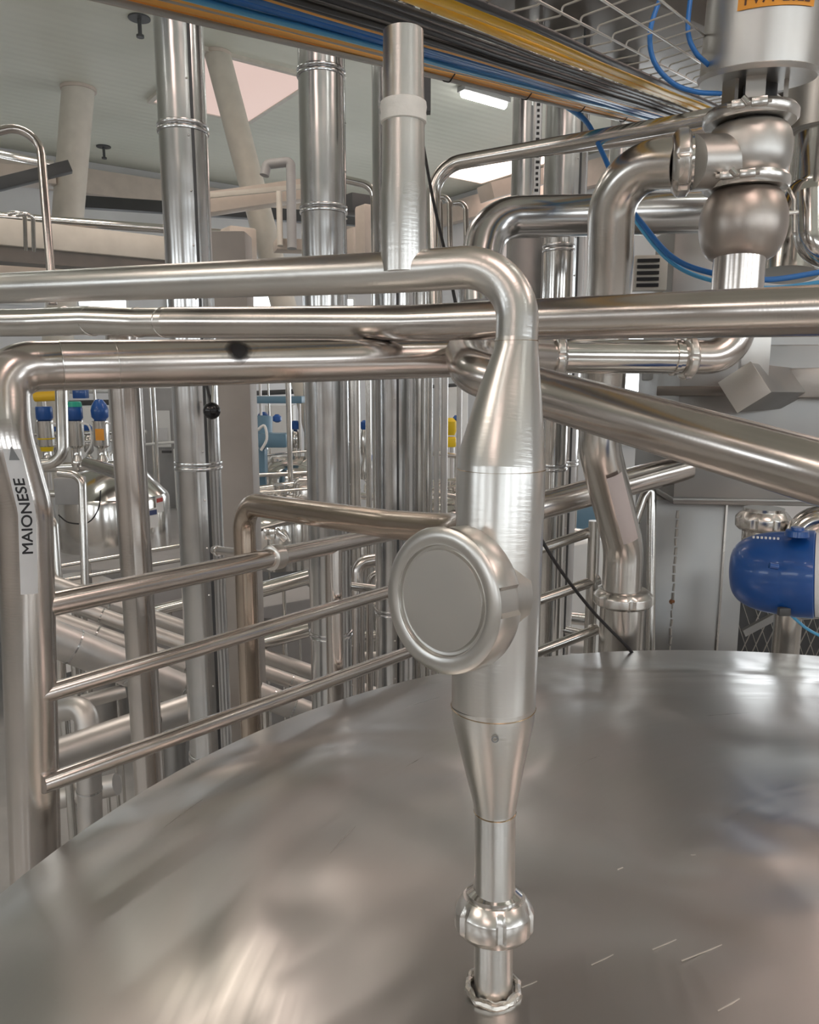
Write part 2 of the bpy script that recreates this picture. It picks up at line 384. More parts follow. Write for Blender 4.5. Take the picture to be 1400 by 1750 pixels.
# ============================================================ STANDPIPE ON THE LID (front centre)
D0 = 1.03
sp_base = at(843, 1690, 1.02)
st = thing('vent_standpipe', 'foreground stainless standpipe with tapered body and big round cap on the tank lid', 'pipe', sp_base)
def PW(px, py, wpx, d): return at(px, py, d), wpx/2*d/F
bd = NB(); ring = []
for k in range(41):
    a = 2*PI*k/40; rr = .0335 + random.uniform(-.0015, .0015); ring.append(sp_base + Vector((math.cos(a)*rr, math.sin(a)*rr, .002+random.uniform(0, .003))))
ring[-1] = ring[0]; tube(bd, ring, [random.uniform(.004, .0065) for _ in ring[:-1]]+[.005], 8, False); part(st, 'weld_bead', bd, S_BEAD, 'rough bright weld round the foot')
d = 1.02
a0, r0 = PW(843, 1700, 66, 1.02); a1, _ = PW(844, 1590, 66, 1.02)
part(st, 'tank_socket', tube(NB(), [a0, a1], r0, 40), S_NEAR)
n0 = at(844, 1592, 1.02); n1_ = at(845, 1524, 1.02); ax = (n1_-n0)
slotnut(nb := NB(), n0, ax, .0525, ax.length*.9, .034, 6, 96, .1); nut = part(st, 'union_nut', nb, S_NUT, 'slotted round union nut')
part(nut, 'liner_collar', lathe(NB(), n0+ax*.62, ax, [(0, .036), (.012, .0385), (.02, .037), (.026, .0285), (.04, .0266)], 40), S_POL)
SP = [(846, 1550, 66), (846, 1388, 68), (846, 1386, 70), (844, 1360, 82), (843, 1235, 136), (843, 1205, 142), (843, 1195, 143)]
def seg(lst, d=1.0): 
    P = [PW(x, y, w_, dd) for x, y, w_, dd in lst]; return [p[0] for p in P], [p[1] for p in P]
DB = .99
def vseg(name, lst, mat=S_NEAR):
    P, R = seg([(x, y, w_, DB + (1.02-DB)*max(0, (y-1000)/690)) for x, y, w_ in lst]); return part(st, name, tube(NB(), P, R, 48, True), mat)
vseg('lower_tube', [(846, 1558, 68), (846, 1384, 69)])
vseg('lower_reducer', [(846, 1386, 71), (846, 1372, 74), (844, 1300, 106), (843, 1230, 138), (843, 1205, 144)])
vseg('body', [(843, 1206, 143), (850, 1000, 148), (857, 800, 150)])
vseg('upper_reducer', [(857, 802, 151), (858, 775, 146), (872, 670, 108), (882, 600, 76), (883, 582, 74)])
for (x, y, w_) in [(883, 583, 76), (857, 801, 152), (843, 1206, 145), (846, 1386, 72)]:
    P, R = PW(x, y, w_, DB + (1.02-DB)*max(0, (y-1000)/690)); Pn = P+Z*.003; part(st, 'weld_seam', tube(NB(), [P-Z*.001, P, P+Z*.001], [R-.001, R+.0003, R-.001], 48), S_HEAT, 'straw-tinted weld ring')
# elbow and header to the left
hp = bend([at(883, 583, DB), at(889, 450, DB), at(690, 465, 1.03), at(0, 493, 1.42), at(-500, 515, 1.85)], [.085, .5, .5], 14)
rr_ = []
for i, q in enumerate(hp): rr_.append(.0272)
part(st, 'elbow_and_header', tube(NB(), hp, rr_, 40), S_NEAR)
# tee stub going up
s0 = at(690, 462, 1.03); xy = Vector((s0.x, s0.y, 0)); zt = z_at(s0, 54); zm = z_at(s0, 312); zb = s0.z
ts = part(st, 'tee_stub', lathe(NB(), xy, Z, [(zb-.003, .0305), (zm-.012, .0305), (zm, .0285), (zt, .0258), (zt+.0005, .0235), (zt-.03, .0232)], 44), S_NEAR)
ztape = z_at(s0, 193)
part(ts, 'sealing_tape', lathe(NB(), xy+Z*(ztape-.013), Z, [(0, .0284), (.001, .0298), (.009, .0302), (.013, .0295), (.02, .0305), (.025, .0298), (.026, .0284)], 44), M_TAPE, 'white tape band round the stub')
# big round cap on the body
fc = at(752, 1027, .905); bk = at(846, 1012, .985)
ax = Vector((-.66, -.72, .06)).normalized(); ax = (fc-bk).normalized()*.35 + ax*.65; ax.normalize()
Rc = .0885
part(st, 'cap_neck', tube(NB(), [bk+ax*.0, fc-ax*.03], .058, 40), S_NEAR)
def capnut(base, axis, R, h, n, cut):
    axis = axis.normalized(); x = axis.cross(Z).normalized(); y = axis.cross(x); bm = NB(); seg = 144
    prof = [(-.012, .067), (0, .068), (.0012, .072), (.0012, R*.93), (-.002, R*.985), (-.006, R), (-h*.8, R), (-h*.92, R*.97), (-h, R*.9), (-h, .058)]
    rings = []
    for j, (t_, r) in enumerate(prof):
        rings.append([bm.verts.new(base+axis*t_+(x*math.cos(2*PI*k/seg)+y*math.sin(2*PI*k/seg))*(min(r, R-cut) if ((k*n/seg) % 1) < .22 and 5 <= j <= 8 else r)) for k in range(seg)])
    for i in range(len(prof)-1):
        for k in range(seg): bm.faces.new((rings[i][k], rings[i][(k+1) % seg], rings[i+1][(k+1) % seg], rings[i+1][k]))
    return bm
cn = part(st, 'cap_nut', capnut(fc, ax, Rc, .046, 4, .006), S_NEAR, 'wide slotted ring of the blank cap')
part(cn, 'blank_disc', lathe(NB(), fc-ax*.02, ax, [(0, .068), (.0195, .0685), (.0195, .0665), (.015, .065), (.0145, .062), (.018, .060), (.0175, .03), (.0175, .0)], 64), S_NEAR, 'flat stepped blank disc')
# little oval maker's mark
mk = flat_text('O', .012); c_, r_ = PW(843, 1200, 143, 1.0)
wrap(mk, at(842, 1232, 1.0), Z, Vector((-.05, -1, 0)), r_*.97+.0012, False); part(st, 'stamped_mark', mk, M_GREYINK)

# ============================================================ HORIZONTAL HEADERS BEHIND THE STANDPIPE
def ptube(pts, r, bendr=None, seg_=32, n=10):
    P = [at(*p) for p in pts]
    if bendr: P = bend(P, bendr, n)
    return tube(NB(), P, r, seg_)
def ringon(bm, p, axis, r, w_=.006, h_=.002, seg_=36):
    lathe(bm, Vector(p)-Vector(axis).normalized()*w_/2, axis, [(0, r), (.0008, r+h_), (w_-.0008, r+h_), (w_, r)], seg_)
r1 = .0425
t = thing('product_header_pipe', 'long horizontal steel pipe crossing full width just behind the standpipe elbow', 'pipe', at(700, 550, 1.75))
A1 = [at(1500, 528, 1.22), at(1400, 531, 1.28), at(700, 552, 1.86), at(290, 551, 2.18)]
dd = (A1[1]-A1[2]).normalized()
part(t, 'pipe_run', tube(NB(), A1, r1, 36), S_WARM)
e0 = at(290, 551, 2.18)
part(t, 'offset_elbow', tube(NB(), bend([e0, at(235, 551, 2.22), at(150, 548, 2.26), at(60, 551, 2.3), at(-300, 556, 2.5)], .3), r1-.0015, 36), S_PIPE)
for px, d_ in ((282, 2.185), (237, 2.22), (157, 2.255), (112, 2.28)):
    rb = NB(); ringon(rb, at(px, 551 if px > 200 else 549, d_), dd, r1-.001, .005, .0016); part(t, 'joint_band', rb, S_POL, 'thin band at an elbow joint')
# mayonnaise line: header, elbow, offset, drop
r2 = .0505
t = thing('mayonnaise_pipe', 'thick stainless pipe with elbow and offset drop marked MAIONESE at left edge', 'pipe', at(60, 1500, 1.5))
up_ = at(43, 868, 1.5); dn = at(60, 1440, 1.5); dn = CAM + ray(60, 1440)*(up_.y/ray(60, 1440).y); dax = (up_-dn).normalized()
elb = bend([at(820, 611, 2.08), at(120, 624, 1.56), at(2, 628, 1.49), at(6, 740, 1.47), up_, dn, dn-dax*1.6], [.5, .105, .22, .2, .3], 12)
assert len(elb) > 20
part(t, 'header_run', tube(NB(), [at(820, 611, 2.08), at(104, 624.5, 1.55)], r2, 40), S_WARM)
i0 = 1
part(t, 'elbow_and_drop', tube(NB(), [at(106, 624.5, 1.552)] + [q for i_, q in enumerate(elb) if i_ > 0 and (dep(q) < 1.551 or q.z < 3.4)], r2-.0007, 40), S_WARM)
hA, hB = at(104, 624.5, 1.55), at(820, 611, 2.08)
for f_ in (0, .10):
    rb = NB(); ringon(rb, hA.lerp(hB, f_), hB-hA, r2-.0004, .003, .0008); part(t, 'weld_seam', rb, S_PIPE)
# label strip wrapped on the drop
def onax(py):
    "spot on the drop's axis at image row py"
    lo, hi = -.6, 1.2
    for _ in range(40):
        m_ = (lo+hi)/2; q = dn+dax*m_; v = 875-F*((q-CAM).dot(Vector((0, sp, cp))))/dep(q)
        if v > py: lo = m_
        else: hi = m_
    return lo
tA, tB = onax(762), onax(1004); Hs = tA-tB; lm = (tA+tB)/2; lc = dn+dax*lm
frd = (CAM-lc); frd.z = 0; frd.rotate(Matrix.Rotation(math.radians(3), 3, 'Z'))
topoff = at(8, 740, 1.47)-(dn+dax*onax(740)); zu = onax(868); zv = onax(745)
def follow(bm):
    for v in bm.verts:
        s_ = (v.co-dn).dot(dax)
        if s_ > zu:
            k = (s_-zu)/(zv-zu); v.co += Vector((topoff.x*k*.75, -.010*k, 0))
    return bm
lb = wrap(grid(Hs, .031, 20, 8), lc, dax, frd, r2+.0012)
ls = part(t, 'label_strip', follow(lb), M_LABEL, 'white strip reading MAIONESE with an arrow', sharp=80, recalc=False)
tx = flat_text('MAIONESE', .031)
xs = [v.co.x for v in tx.verts]; wid = max(xs)-min(xs); tgt = onax(812)-onax(938)
for v in tx.verts: v.co.x *= tgt/wid; v.co.y *= .85; v.co.x += onax(875)-lm
part(ls, 'lettering', follow(wrap(tx, lc, dax, frd, r2+.0020)), M_INK, 'black letters MAIONESE')
ar = NB(); za = onax(770)-lm; q = [(za+.015, 0), (za-.012, -.009), (za-.012, .009)]
ar.faces.new([ar.verts.new((x, y, 0)) for x, y in q]); part(ls, 'arrow', follow(wrap(ar, lc, dax, frd, r2+.0024)), M_GREYINK, 'grey arrow pointing up')

# dark painted patch on the header: shade of the gap between the two pipes
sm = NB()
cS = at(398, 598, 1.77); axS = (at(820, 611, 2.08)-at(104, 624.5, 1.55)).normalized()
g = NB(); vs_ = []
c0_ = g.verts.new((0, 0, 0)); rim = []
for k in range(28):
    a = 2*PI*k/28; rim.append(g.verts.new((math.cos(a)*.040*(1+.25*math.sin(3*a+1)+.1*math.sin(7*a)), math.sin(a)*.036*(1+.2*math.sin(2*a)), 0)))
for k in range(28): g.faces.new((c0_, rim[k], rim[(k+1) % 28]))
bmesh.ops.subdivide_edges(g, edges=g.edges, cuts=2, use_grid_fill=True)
ms, nt, b = nodes('painted_gap_shade'); N = nt.nodes; L = nt.links
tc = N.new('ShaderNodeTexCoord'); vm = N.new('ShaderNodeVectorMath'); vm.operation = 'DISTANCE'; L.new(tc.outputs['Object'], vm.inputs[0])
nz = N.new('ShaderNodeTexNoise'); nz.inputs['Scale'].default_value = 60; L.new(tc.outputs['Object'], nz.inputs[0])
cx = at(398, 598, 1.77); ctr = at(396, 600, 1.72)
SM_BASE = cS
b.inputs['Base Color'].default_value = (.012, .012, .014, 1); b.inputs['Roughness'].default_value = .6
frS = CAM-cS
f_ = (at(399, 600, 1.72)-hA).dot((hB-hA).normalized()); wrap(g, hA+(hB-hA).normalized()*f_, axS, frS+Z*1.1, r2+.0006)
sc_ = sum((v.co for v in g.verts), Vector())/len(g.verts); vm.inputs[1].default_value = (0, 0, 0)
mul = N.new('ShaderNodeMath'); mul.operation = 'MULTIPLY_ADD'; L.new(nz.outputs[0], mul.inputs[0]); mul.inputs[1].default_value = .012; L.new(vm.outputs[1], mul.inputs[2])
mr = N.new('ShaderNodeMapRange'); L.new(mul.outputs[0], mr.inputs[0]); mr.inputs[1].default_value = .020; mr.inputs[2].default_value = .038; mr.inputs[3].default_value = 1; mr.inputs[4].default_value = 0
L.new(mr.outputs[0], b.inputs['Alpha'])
sm_o = part(t, 'painted_gap_shade', g, ms, 'soft black painted shade on top of the header', sharp=80, recalc=False)
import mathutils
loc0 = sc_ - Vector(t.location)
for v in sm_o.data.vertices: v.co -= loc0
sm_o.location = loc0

# diagonal return pipe, right, with hairpin elbow to the clamped spool
r3 = .0505
t = thing('diagonal_return_pipe', 'thick stainless pipe slanting from behind the standpipe down to the right edge', 'pipe', at(1400, 800, 1.2))
dg = bend([at(1560, 852, 1.08), at(935, 674, 1.60), at(808, 636, 1.72), at(792, 600, 1.98), at(940, 609, 2.18)], [.5, .12, .12], 12)
part(t, 'pipe_run', tube(NB(), dg, r3, 40), S_WARM)
t = thing('clamped_spool_pipe', 'short bright steel spool with union rings between standpipe and valve', 'pipe', at(1060, 610, 2.2))
q0, q1 = at(950, 608, 2.19), at(1172, 610, 2.22); axh = (q1-q0).normalized(); r4 = .049
part(t, 'pipe_run', tube(NB(), [q0, q1], r4, 36), S_POL)
for q_, s in ((q0, .020), (q1, .012)):
    slotnut(nb := NB(), q_-axh*.012, axh, .066, .035, .03, 6, 72, .08); part(t, 'union_nut', nb, S_NUT)
rb = NB(); ringon(rb, q1-axh*.035, axh, r4, .012, .005); part(t, 'liner_collar', rb, S_POL)
vb = at(1262, 470, 2.2)
part(t, 'elbow', tube(NB(), bend([q1, at(1268, 611, 2.22), Vector((vb.x, vb.y, zr0(vb, 528)))], .09, 12), r4, 36), S_WARM)

# ============================================================ SEAT VALVE (upper right)
dv = 2.2
t = thing('seat_valve', 'tall pneumatic seat valve with grey actuator and two round bodies at upper right', 'valve', vb)
def zc(py): return z_at(vb, py)
XY = Vector((vb.x, vb.y, 0)); k_ = dv/F/2
top = at(1300, 60, 2.2); XYa = XY + Vector((.02, 0, 0))
XYl = at(1279, 250, 2.18); XYl.z = 0; XYb = at(1270, 380, 2.19); XYb.z = 0
XYa = at(1297, 90, 2.12); XYa.z = 0
AR = .155
def zz(P, py): return z_at(P, py)
AX = Vector((.0, -math.sin(math.radians(7)), math.cos(math.radians(7)))); AB = XYa+Z*zz(XYa, 140)
part(t, 'actuator', lathe(NB(), AB, AX, [(0, AR-.035), (.001, AR-.004), (.006, AR), (.013, AR+.003), (.016, AR-.003), (.55, AR-.003), (.57, AR-.03)], 64), S_CAST)
lt = NB(); Zm = (zz(XYa, 134)+zz(XYl, 205))/2; hh = zz(XYa, 132)-zz(XYl, 207)
for a in (200, 250, 335, 90):
    q = XYa*.45+XYl*.55+Vector((math.cos(math.radians(a)), math.sin(math.radians(a)), 0))*.082
    tang = Vector((-math.sin(math.radians(a)), math.cos(math.radians(a)), 0)); part(t, 'lantern_leg', box(NB(), q+Z*Zm, (.05 if a != 335 else .02, .012, hh), tang, Z.cross(tang)), S_CAST)
part(t, 'stem', tube(NB(), [XYl*.5+XYa*.5+Z*(Zm-hh/2), XYl*.5+XYa*.5+Z*(Zm+hh/2)], .02, 20), S_POL)
part(t, 'inner_sleeve', tube(NB(), [XYl*.5+XYa*.5+Z*(Zm-hh/2)+Vector((.03, .03, 0)), XYl*.5+XYa*.5+Z*(Zm+hh/2)+Vector((.03, .03, 0))], .045, 20), M_DARK)
def clampring(P, py, R, px_h):
    zc_ = zz(P, py); b_ = lathe(NB(), P+Z*(zc_-.018), Z, [(0, R-.03), (0, R-.006), (.008, R), (.026, R), (.036, R-.008), (.036, R-.03)], 56)
    o = part(t, 'clamp_ring', b_, S_NUT)
    fdir = (CAM-(P+Z*zc_)); fdir.z = 0; fdir.normalize(); sd = Vector((-fdir.y, fdir.x, 0))*-1
    c_ = P+Z*zc_+fdir*(R+.006)+sd*((px_h-700)/F*2.2-P.x)*.9
    part(o, 'hinge', box(box(NB(), c_-sd*.03, (.04, .02, .026), sd, Z, .003), c_+sd*.022, (.035, .02, .022), sd, Z, .003), S_NUT)
    part(o, 'bolt', tube(tube(NB(), [c_-sd*.06, c_+sd*.05], .006, 10), [c_-sd*.002-Z*.004+fdir*.012, c_+sd*.012+Z*.012+fdir*.014], .008, 10), S_POL)
    return o
clampring(XYl, 202, .127, 1280); clampring(XYb, 315, .117, 1285)
def zr(P, py): return z_at(P, py)
def bulb(P, ya, yb, R, rn, n=14, e1=2.4, e2=.62):
    za, zb_ = zr(P, ya), zr(P, yb); out = []
    for k in range(n+1):
        s = -1+2*k/n; out.append((zb_+(za-zb_)*(s+1)/2, rn+(R-rn)*(1-abs(s)**e1)**e2))
    return out
ub = part(t, 'upper_body', lathe(NB(), XYl, Z, bulb(XYl, 214, 308, .117, .085), 56), S_CAST)
part(t, 'lower_body', lathe(NB(), XYb, Z, bulb(XYb, 322, 446, .119, .070, 20, 2, .55), 56), steel('brown_tinted_cast', (.50, .455, .42), .38, uvs=False, scale=(30, 30), streak=.3))
part(t, 'outlet_tube', tube(NB(), [XY+Z*(zr(XY, 418)), XY+Z*(zr(XY, 530))], .0705, 36), S_WARM)
part(t, 'side_port', tube(NB(), [XYl+Z*zr(XYl, 275), at(1178, 278, 2.12)], .073, 36), S_CAST)
# label on the actuator
la = AB + AX*(zz(XYa, 7)-AB.z); fr_ = CAM-la; fr_.z = 0; fr_.rotate(Matrix.Rotation(math.radians(12), 3, 'Z'))
g = wrap(grid(.115*2.0*F/F*.86, .115, 24, 6), la, AX, fr_, AR+.0005, False)
lo = part(t, 'orange_label', g, M_ORLAB, 'orange label with number ending 202E', sharp=80, recalc=False)
tx = flat_text('PV71-202E', .04)
xs = [v.co.x for v in tx.verts]; k = .165/(max(xs)-min(xs))
for v in tx.verts: v.co.x *= k
for v in tx.verts: v.co.y -= .036
part(lo, 'lettering', wrap(tx, la, AX, fr_, AR+.0015, False), plain('brown_ink', (.10, .03, .01), .5))

# side elbow and product drop with pale strip
t = thing('offset_drop_pipe', 'steel pipe curving down from the valve port with a slanted offset and blank strip', 'pipe', at(1066, 1115, 2.35))
slotnut(nb := NB(), at(1180, 277, 2.12), (at(1130, 282, 2.14)-at(1180, 277, 2.12)), .089, .05, .05, 6, 72, .07); part(t, 'union_nut', nb, S_NUT, 'slotted nut at the valve port')
rb = NB(); ringon(rb, at(1182, 277, 2.12), at(1130, 282, 2.14)-at(1180, 277, 2.12), .06, .008, .012); part(t, 'gasket', rb, S_POL)
e1 = at(1043, 460, 2.52); bx = Vector((e1.x, e1.y, 0))
pt = bend([at(1160, 279, 2.13), at(1046, 283, 2.24), at(1043, 470, 2.36), at(1024, 765, 2.52), at(1066, 935, 2.72), Vector((at(1066, 935, 2.72).x, at(1066, 935, 2.72).y, at(1066, 1010, 2.72).z))], [.17, .8, .2, .2], 12)
part(t, 'upper_run', tube(NB(), pt, .069, 36), S_PIPE)
lx = at(1066, 1000, 2.75); lxy = Vector((lx.x, lx.y, 0))
slotnut(nb := NB(), lxy+Z*zr(lxy, 1034), Z, .105, .06, .04, 6, 72, .1); part(t, 'union_nut', nb, S_NUT, 'lower slotted union nut')
part(t, 'lower_run', tube(NB(), [lxy+Z*zr(lxy, 1015), lxy+Z*.6], .079, 36), S_PIPE)
i0, i1 = at(1030, 785, 2.53), at(1066, 925, 2.69)
g = wrap(grid(.27, .058, 10, 6), (i0+i1)/2, (i0-i1), (CAM-i0)+Vector((.9, 0, 0)), .0700); part(t, 'blank_strip', g, M_PLABEL, 'blank pale adhesive strip', sharp=80, recalc=False)

# second valve, cut by the right edge
t = thing('second_seat_valve', 'partly visible valve pipework at the right edge behind the seat valve', 'valve', at(1390, 420, 2.7))
q = at(1415, 150, 2.7); qx = Vector((q.x, q.y, 0))
part(t, 'actuator', lathe(NB(), qx, Z, [(zr(qx, 133), .12), (zr(qx, 130), .15), (zr(qx, -200), .15)], 40), M_WHITE)
part(t, 'upper_body', tube(NB(), [qx+Z*zr(qx, 132), qx+Z*zr(qx, 225)], [.13, .135], 40), S_CAST)
part(t, 'elbow', tube(NB(), bend([qx+Z*zr(qx, 215), qx+Z*zr(qx, 330), at(1350, 420, 2.75), at(1345, 470, 2.75)], .15), .105, 36), S_POL)
part(t, 'outlet_elbow', tube(NB(), bend([at(1385, 330, 2.5), at(1385, 430, 2.5), at(1440, 432, 2.5)], .06), .05, 30), S_POL)
cl = NB(); tube(cl, [at(1346, 320, 2.45), at(1352, 330, 2.4), at(1357, 342, 2.4), at(1357, 398, 2.4)], .006, 10); tube(cl, [at(1345, 365, 2.4), at(1363, 363, 2.4)], .008, 10); part(t, 'clamp_bolt', cl, S_NUT)

# ============================================================ GUARD RAIL (left)
dirR = at(660, 925, 2.5)-at(90, 1031, 1.5)
t = thing('guard_rail', 'three-bar stainless guard rail running from the mayonnaise pipe back behind the standpipe', 'railing', at(570, 1200, 2.25))
def rail(px0, py0, d0, px1, py1, d1, r, name='rail'): return part(t, name, tube(NB(), [at(px0, py0, d0), at(px1, py1, d1)], r, 24), S_WARM)
rail(62, 1038, 1.53, 700, 904, 2.55, .0255, 'top_rail')
rail(66, 1189, 1.545, 730, 992, 2.55, .0195); rail(72, 1341, 1.555, 720, 1107, 2.55, .0195)
pz = at(571, 1000, 2.27); pxy = Vector((pz.x, pz.y, 0))
part(t, 'post', tube(NB(), [pxy+Z*zr(pxy, 938), pxy+Z*1.6], .0265, 24), S_WARM)
pz = at(862, 1000, 2.9); pxy = Vector((pz.x, pz.y, 0)); part(t, 'post', tube(NB(), [pxy+Z*zr(pxy, 880), pxy+Z*1.6], .0265, 24), S_WARM)
# rail on the right of the standpipe
t = thing('far_guard_rail', 'stainless guard rail climbing to the grey vessel right of the standpipe', 'railing', at(1012, 1110, 2.9))
part(t, 'top_rail', tube(NB(), [at(700, 925, 2.75), at(1175, 797, 2.95)], .052, 24), S_WARM)
for a_, b_ in (((900, 946), (1016, 907)), ((900, 1033), (1024, 990)), ((900, 1122), (1022, 1075))):
    part(t, 'rail', tube(NB(), [at(*a_, 2.85), at(*b_, 2.9)], .0195, 20), S_PIPE)
pz = at(1012, 1000, 2.9); pxy = Vector((pz.x, pz.y, 0)); part(t, 'post', tube(NB(), [pxy+Z*zr(pxy, 890), pxy+Z*1.6], .022, 20), S_PIPE)
part(t, 'hoop', tube(NB(), bend([at(1085, 895, 3.0), at(1100, 850, 3.0), at(1114, 830, 3.0), at(1112, 1115, 3.0)], .05), .018, 16), S_PIPE)
# clamp with wing bolt holding rail
t = thing('hose_clamp', 'small hinged pipe clamp fastened round the top guard rail', 'clamp', at(470, 950, 2.11))
RA, RB = at(62, 1038, 1.53), at(700, 904, 2.55)
lo_, hi_ = 0, 1
for _ in range(30):
    m_ = (lo_+hi_)/2; q = RA.lerp(RB, m_)
    if 700+F*(q.x)/dep(q) < 470: lo_ = m_
    else: hi_ = m_
dq = dep(q)-2.115
part(t, 'band', lathe(NB(), q-dirR.normalized()*.02, dirR, [(0, .03), (.002, .034), (.036, .034), (.038, .03)], 32), S_NUT)
part(t, 'buckle', box(box(NB(), at(461, 912, 2.1+dq), (.03, .02, .03), bev=.003), at(480, 914, 2.1+dq), (.016, .014, .04), Vector((1, 0, 1)), bev=.002), S_POL)
part(t, 'handle', tube(NB(), bend([at(472, 915, 2.1+dq), at(485, 903, 2.1+dq), at(496, 925, 2.1+dq)], .01), .004, 8), S_POL)

# small elbow line joining the standpipe
t = thing('sampling_pipe', 'slim steel pipe rising behind the rail and bending right to the round cap', 'pipe', at(425, 1250, 2.35))
vx = at(421, 1000, 2.32); vxy = Vector((vx.x, vx.y, 0)); zt_ = zr(vxy, 850)
part(t, 'pipe_run', tube(NB(), bend([vxy+Z*1.3, vxy+Z*zr(vxy, 860), at(665, 896, 1.78), at(785, 906, 1.58), at(858, 870, 1.40)], [.085, .5, .2], 12), .0335*1.0, 32), steel('bronzed_steel', (.55, .47, .40), .2))
t = thing('drain_stub', 'short horizontal stub between clad pipe and slim bent pipe', 'pipe', at(400, 942, 2.5))
part(t, 'stub', tube(NB(), [at(366, 940, 2.55), at(445, 948, 2.3)], .014, 20), S_WARM)
rb = NB(); ringon(rb, at(372, 941, 2.53), at(445, 948, 2.3)-at(366, 940, 2.55), .014, .012, .004); part(t, 'collar', rb, S_POL)

# ============================================================ VERTICAL PIPES
def vpipe(name, label, px, py, d_, wpx, ytop, ybot, mat, bands=(), seam=None, cat='pipe', group=None, seg_=40, band_mat=None):
    P = at(px, py, d_); X = Vector((P.x, P.y, 0)); r = wpx/2*d_/F
    zt, zb = zr(X, ytop), zr(X, ybot); zt = min(zt, H-.01); zb = max(zb, .001)
    t = thing(name, label, cat, X+Z*zb, group)
    ys = sorted([zb]+[zr(X, y) for y in bands]+[zt])
    part(t, 'pipe_shell', tube(NB(), [X+Z*z for z in (zb, zt)], r, seg_), mat)
    for y in bands:
        z = zr(X, y); b_ = NB(); lathe(b_, X+Z*(z-.02), Z, [(0, r), (.002, r+.006), (.010, r+.008), (.016, r+.006), (.020, r+.001), (.024, r+.006), (.030, r+.008), (.038, r+.006), (.040, r)], seg_)
        part(t, 'joint_band', b_, band_mat or S_CLAD)
    if seam is not None:
        a = math.radians(seam); dr = Vector((math.cos(a), math.sin(a), 0)); b_ = NB()
        bar(b_, X+dr*(r+.001)+Z*(zb+.01), X+dr*(r+.001)+Z*(zt-.01), .004, .012, up=dr.cross(Z))
        part(t, 'lap_seam', b_, M_DARK)
        b_ = NB(); 
        for k in range(int((zt-zb)/.22)):
            lathe(b_, X+dr.cross(Z)*.018+dr*(r-.002)+Z*(zb+.1+.22*k), dr, [(0, .005), (.005, .004), (.007, .001)], 8)
        part(t, 'rivets', b_, S_NUT)
    return t, X, r
vpipe('clad_riser', 'tall sheet-clad vertical pipe with ring joints left of centre beside the cream column', 332, 640, 3.45, 77, -200, 2200, S_CLAD, (222, 795, 1288), seam=-52)
vpipe('clad_riser', 'bright clad vertical pipe between cream column and the taped stub', 558, 640, 3.9, 74, -250, 2200, S_CLAD, (127, 360, 1082), seam=15)
vpipe('clad_riser', 'wide clad vertical pipe directly behind the taped stub', 674, 640, 4.1, 70, -260, 2200, S_CLAD, (1043,), seam=-80)
vpipe('rail_height_riser', 'slender steel riser in front of the far small tank, below the headers', 229, 900, 2.45, 53, 560, 2000, S_WARM)
vpipe('steel_riser', 'narrow pale vertical pipe against right side of wide clad riser', 716, 800, 4.3, 20, 500, 1400, S_PIPE)
vpipe('steel_riser', 'narrow dark glossy vertical pipe next to the pale narrow one', 731, 800, 4.5, 16, 500, 1400, S_POL)
for i, (px, w_) in enumerate([(746, 9), (759, 12), (784, 9)]):
    vpipe('thin_conduit', ['thinnest left conduit of three seen under the headers', 'middle olive conduit of three seen under the headers', 'right conduit of three beside the standpipe shoulder'][i], px, 800, 6.0, w_, 560, 1300, S_MATT, group='thin conduits left of the standpipe')
vpipe('dark_clad_riser', 'dark vertical pipe near the ceiling lamp with strip of small marks', 900, 260, 4.2, 50, -100, 345, S_CLAD)
vpipe('clad_riser', 'wide pale clad riser right of the dark riser, under the cable tray', 968, 260, 4.6, 74, -50, 1300, S_CLAD, (790,), seam=-60)
vpipe('clad_riser', 'bright polished riser seen between headers left of the valve elbow', 954, 450, 3.9, 50, 395, 2000, S_POL, (425, 798))
vpipe('steel_riser', 'short grey riser under cables right of pale clad riser', 1065, 250, 5.0, 44, -50, 520, S_CLAD)
# strip with small black marks on dark riser
P = at(919, 255, 4.08); g = NB(); box(g, P, (.03, .004, .5)); o = solo('riser_label_strip', g, M_WHITE, 'narrow white strip with small black marks on the dark riser', 'label', P)
g = NB()
for k in range(16): box(g, P+Vector((random.uniform(-.002, .002), -.004, .22-.0285*k)), (random.uniform(.012, .02), .002, .014), bev=0)
part(o, 'printed_marks', g, M_INK)

def column(px, py, d_, wpx, dpt, y0_, y1_, mat, name, label, cat='column'):
    P = at(px, py, d_); X = Vector((P.x, P.y, 0)); w_ = wpx*d_/F; zt, zb = min(zr(X, y0_), H-.005), max(zr(X, y1_), .002)
    return solo(name, box(NB(), X+Z*(zt+zb)/2, (w_, dpt, zt-zb), bev=.01), mat, label, cat, X+Z*zb), X
column(409, 800, 4.7, 58, .2, 400, 1900, plain('taupe_paint', (.36, .33, .30), .5), 'support_column', 'flat grey-beige square column directly right of the ball-handled clad riser')
column(900, 450, 5.0, 62, .25, 380, 1500, S_BOX, 'support_column', 'dull grey square column behind the pipe elbow right of the standpipe')
column(1172, 450, 3.9, 76, .3, 395, 1500, S_BOX, 'support_column', 'pale grey square column right of the louvred vent')

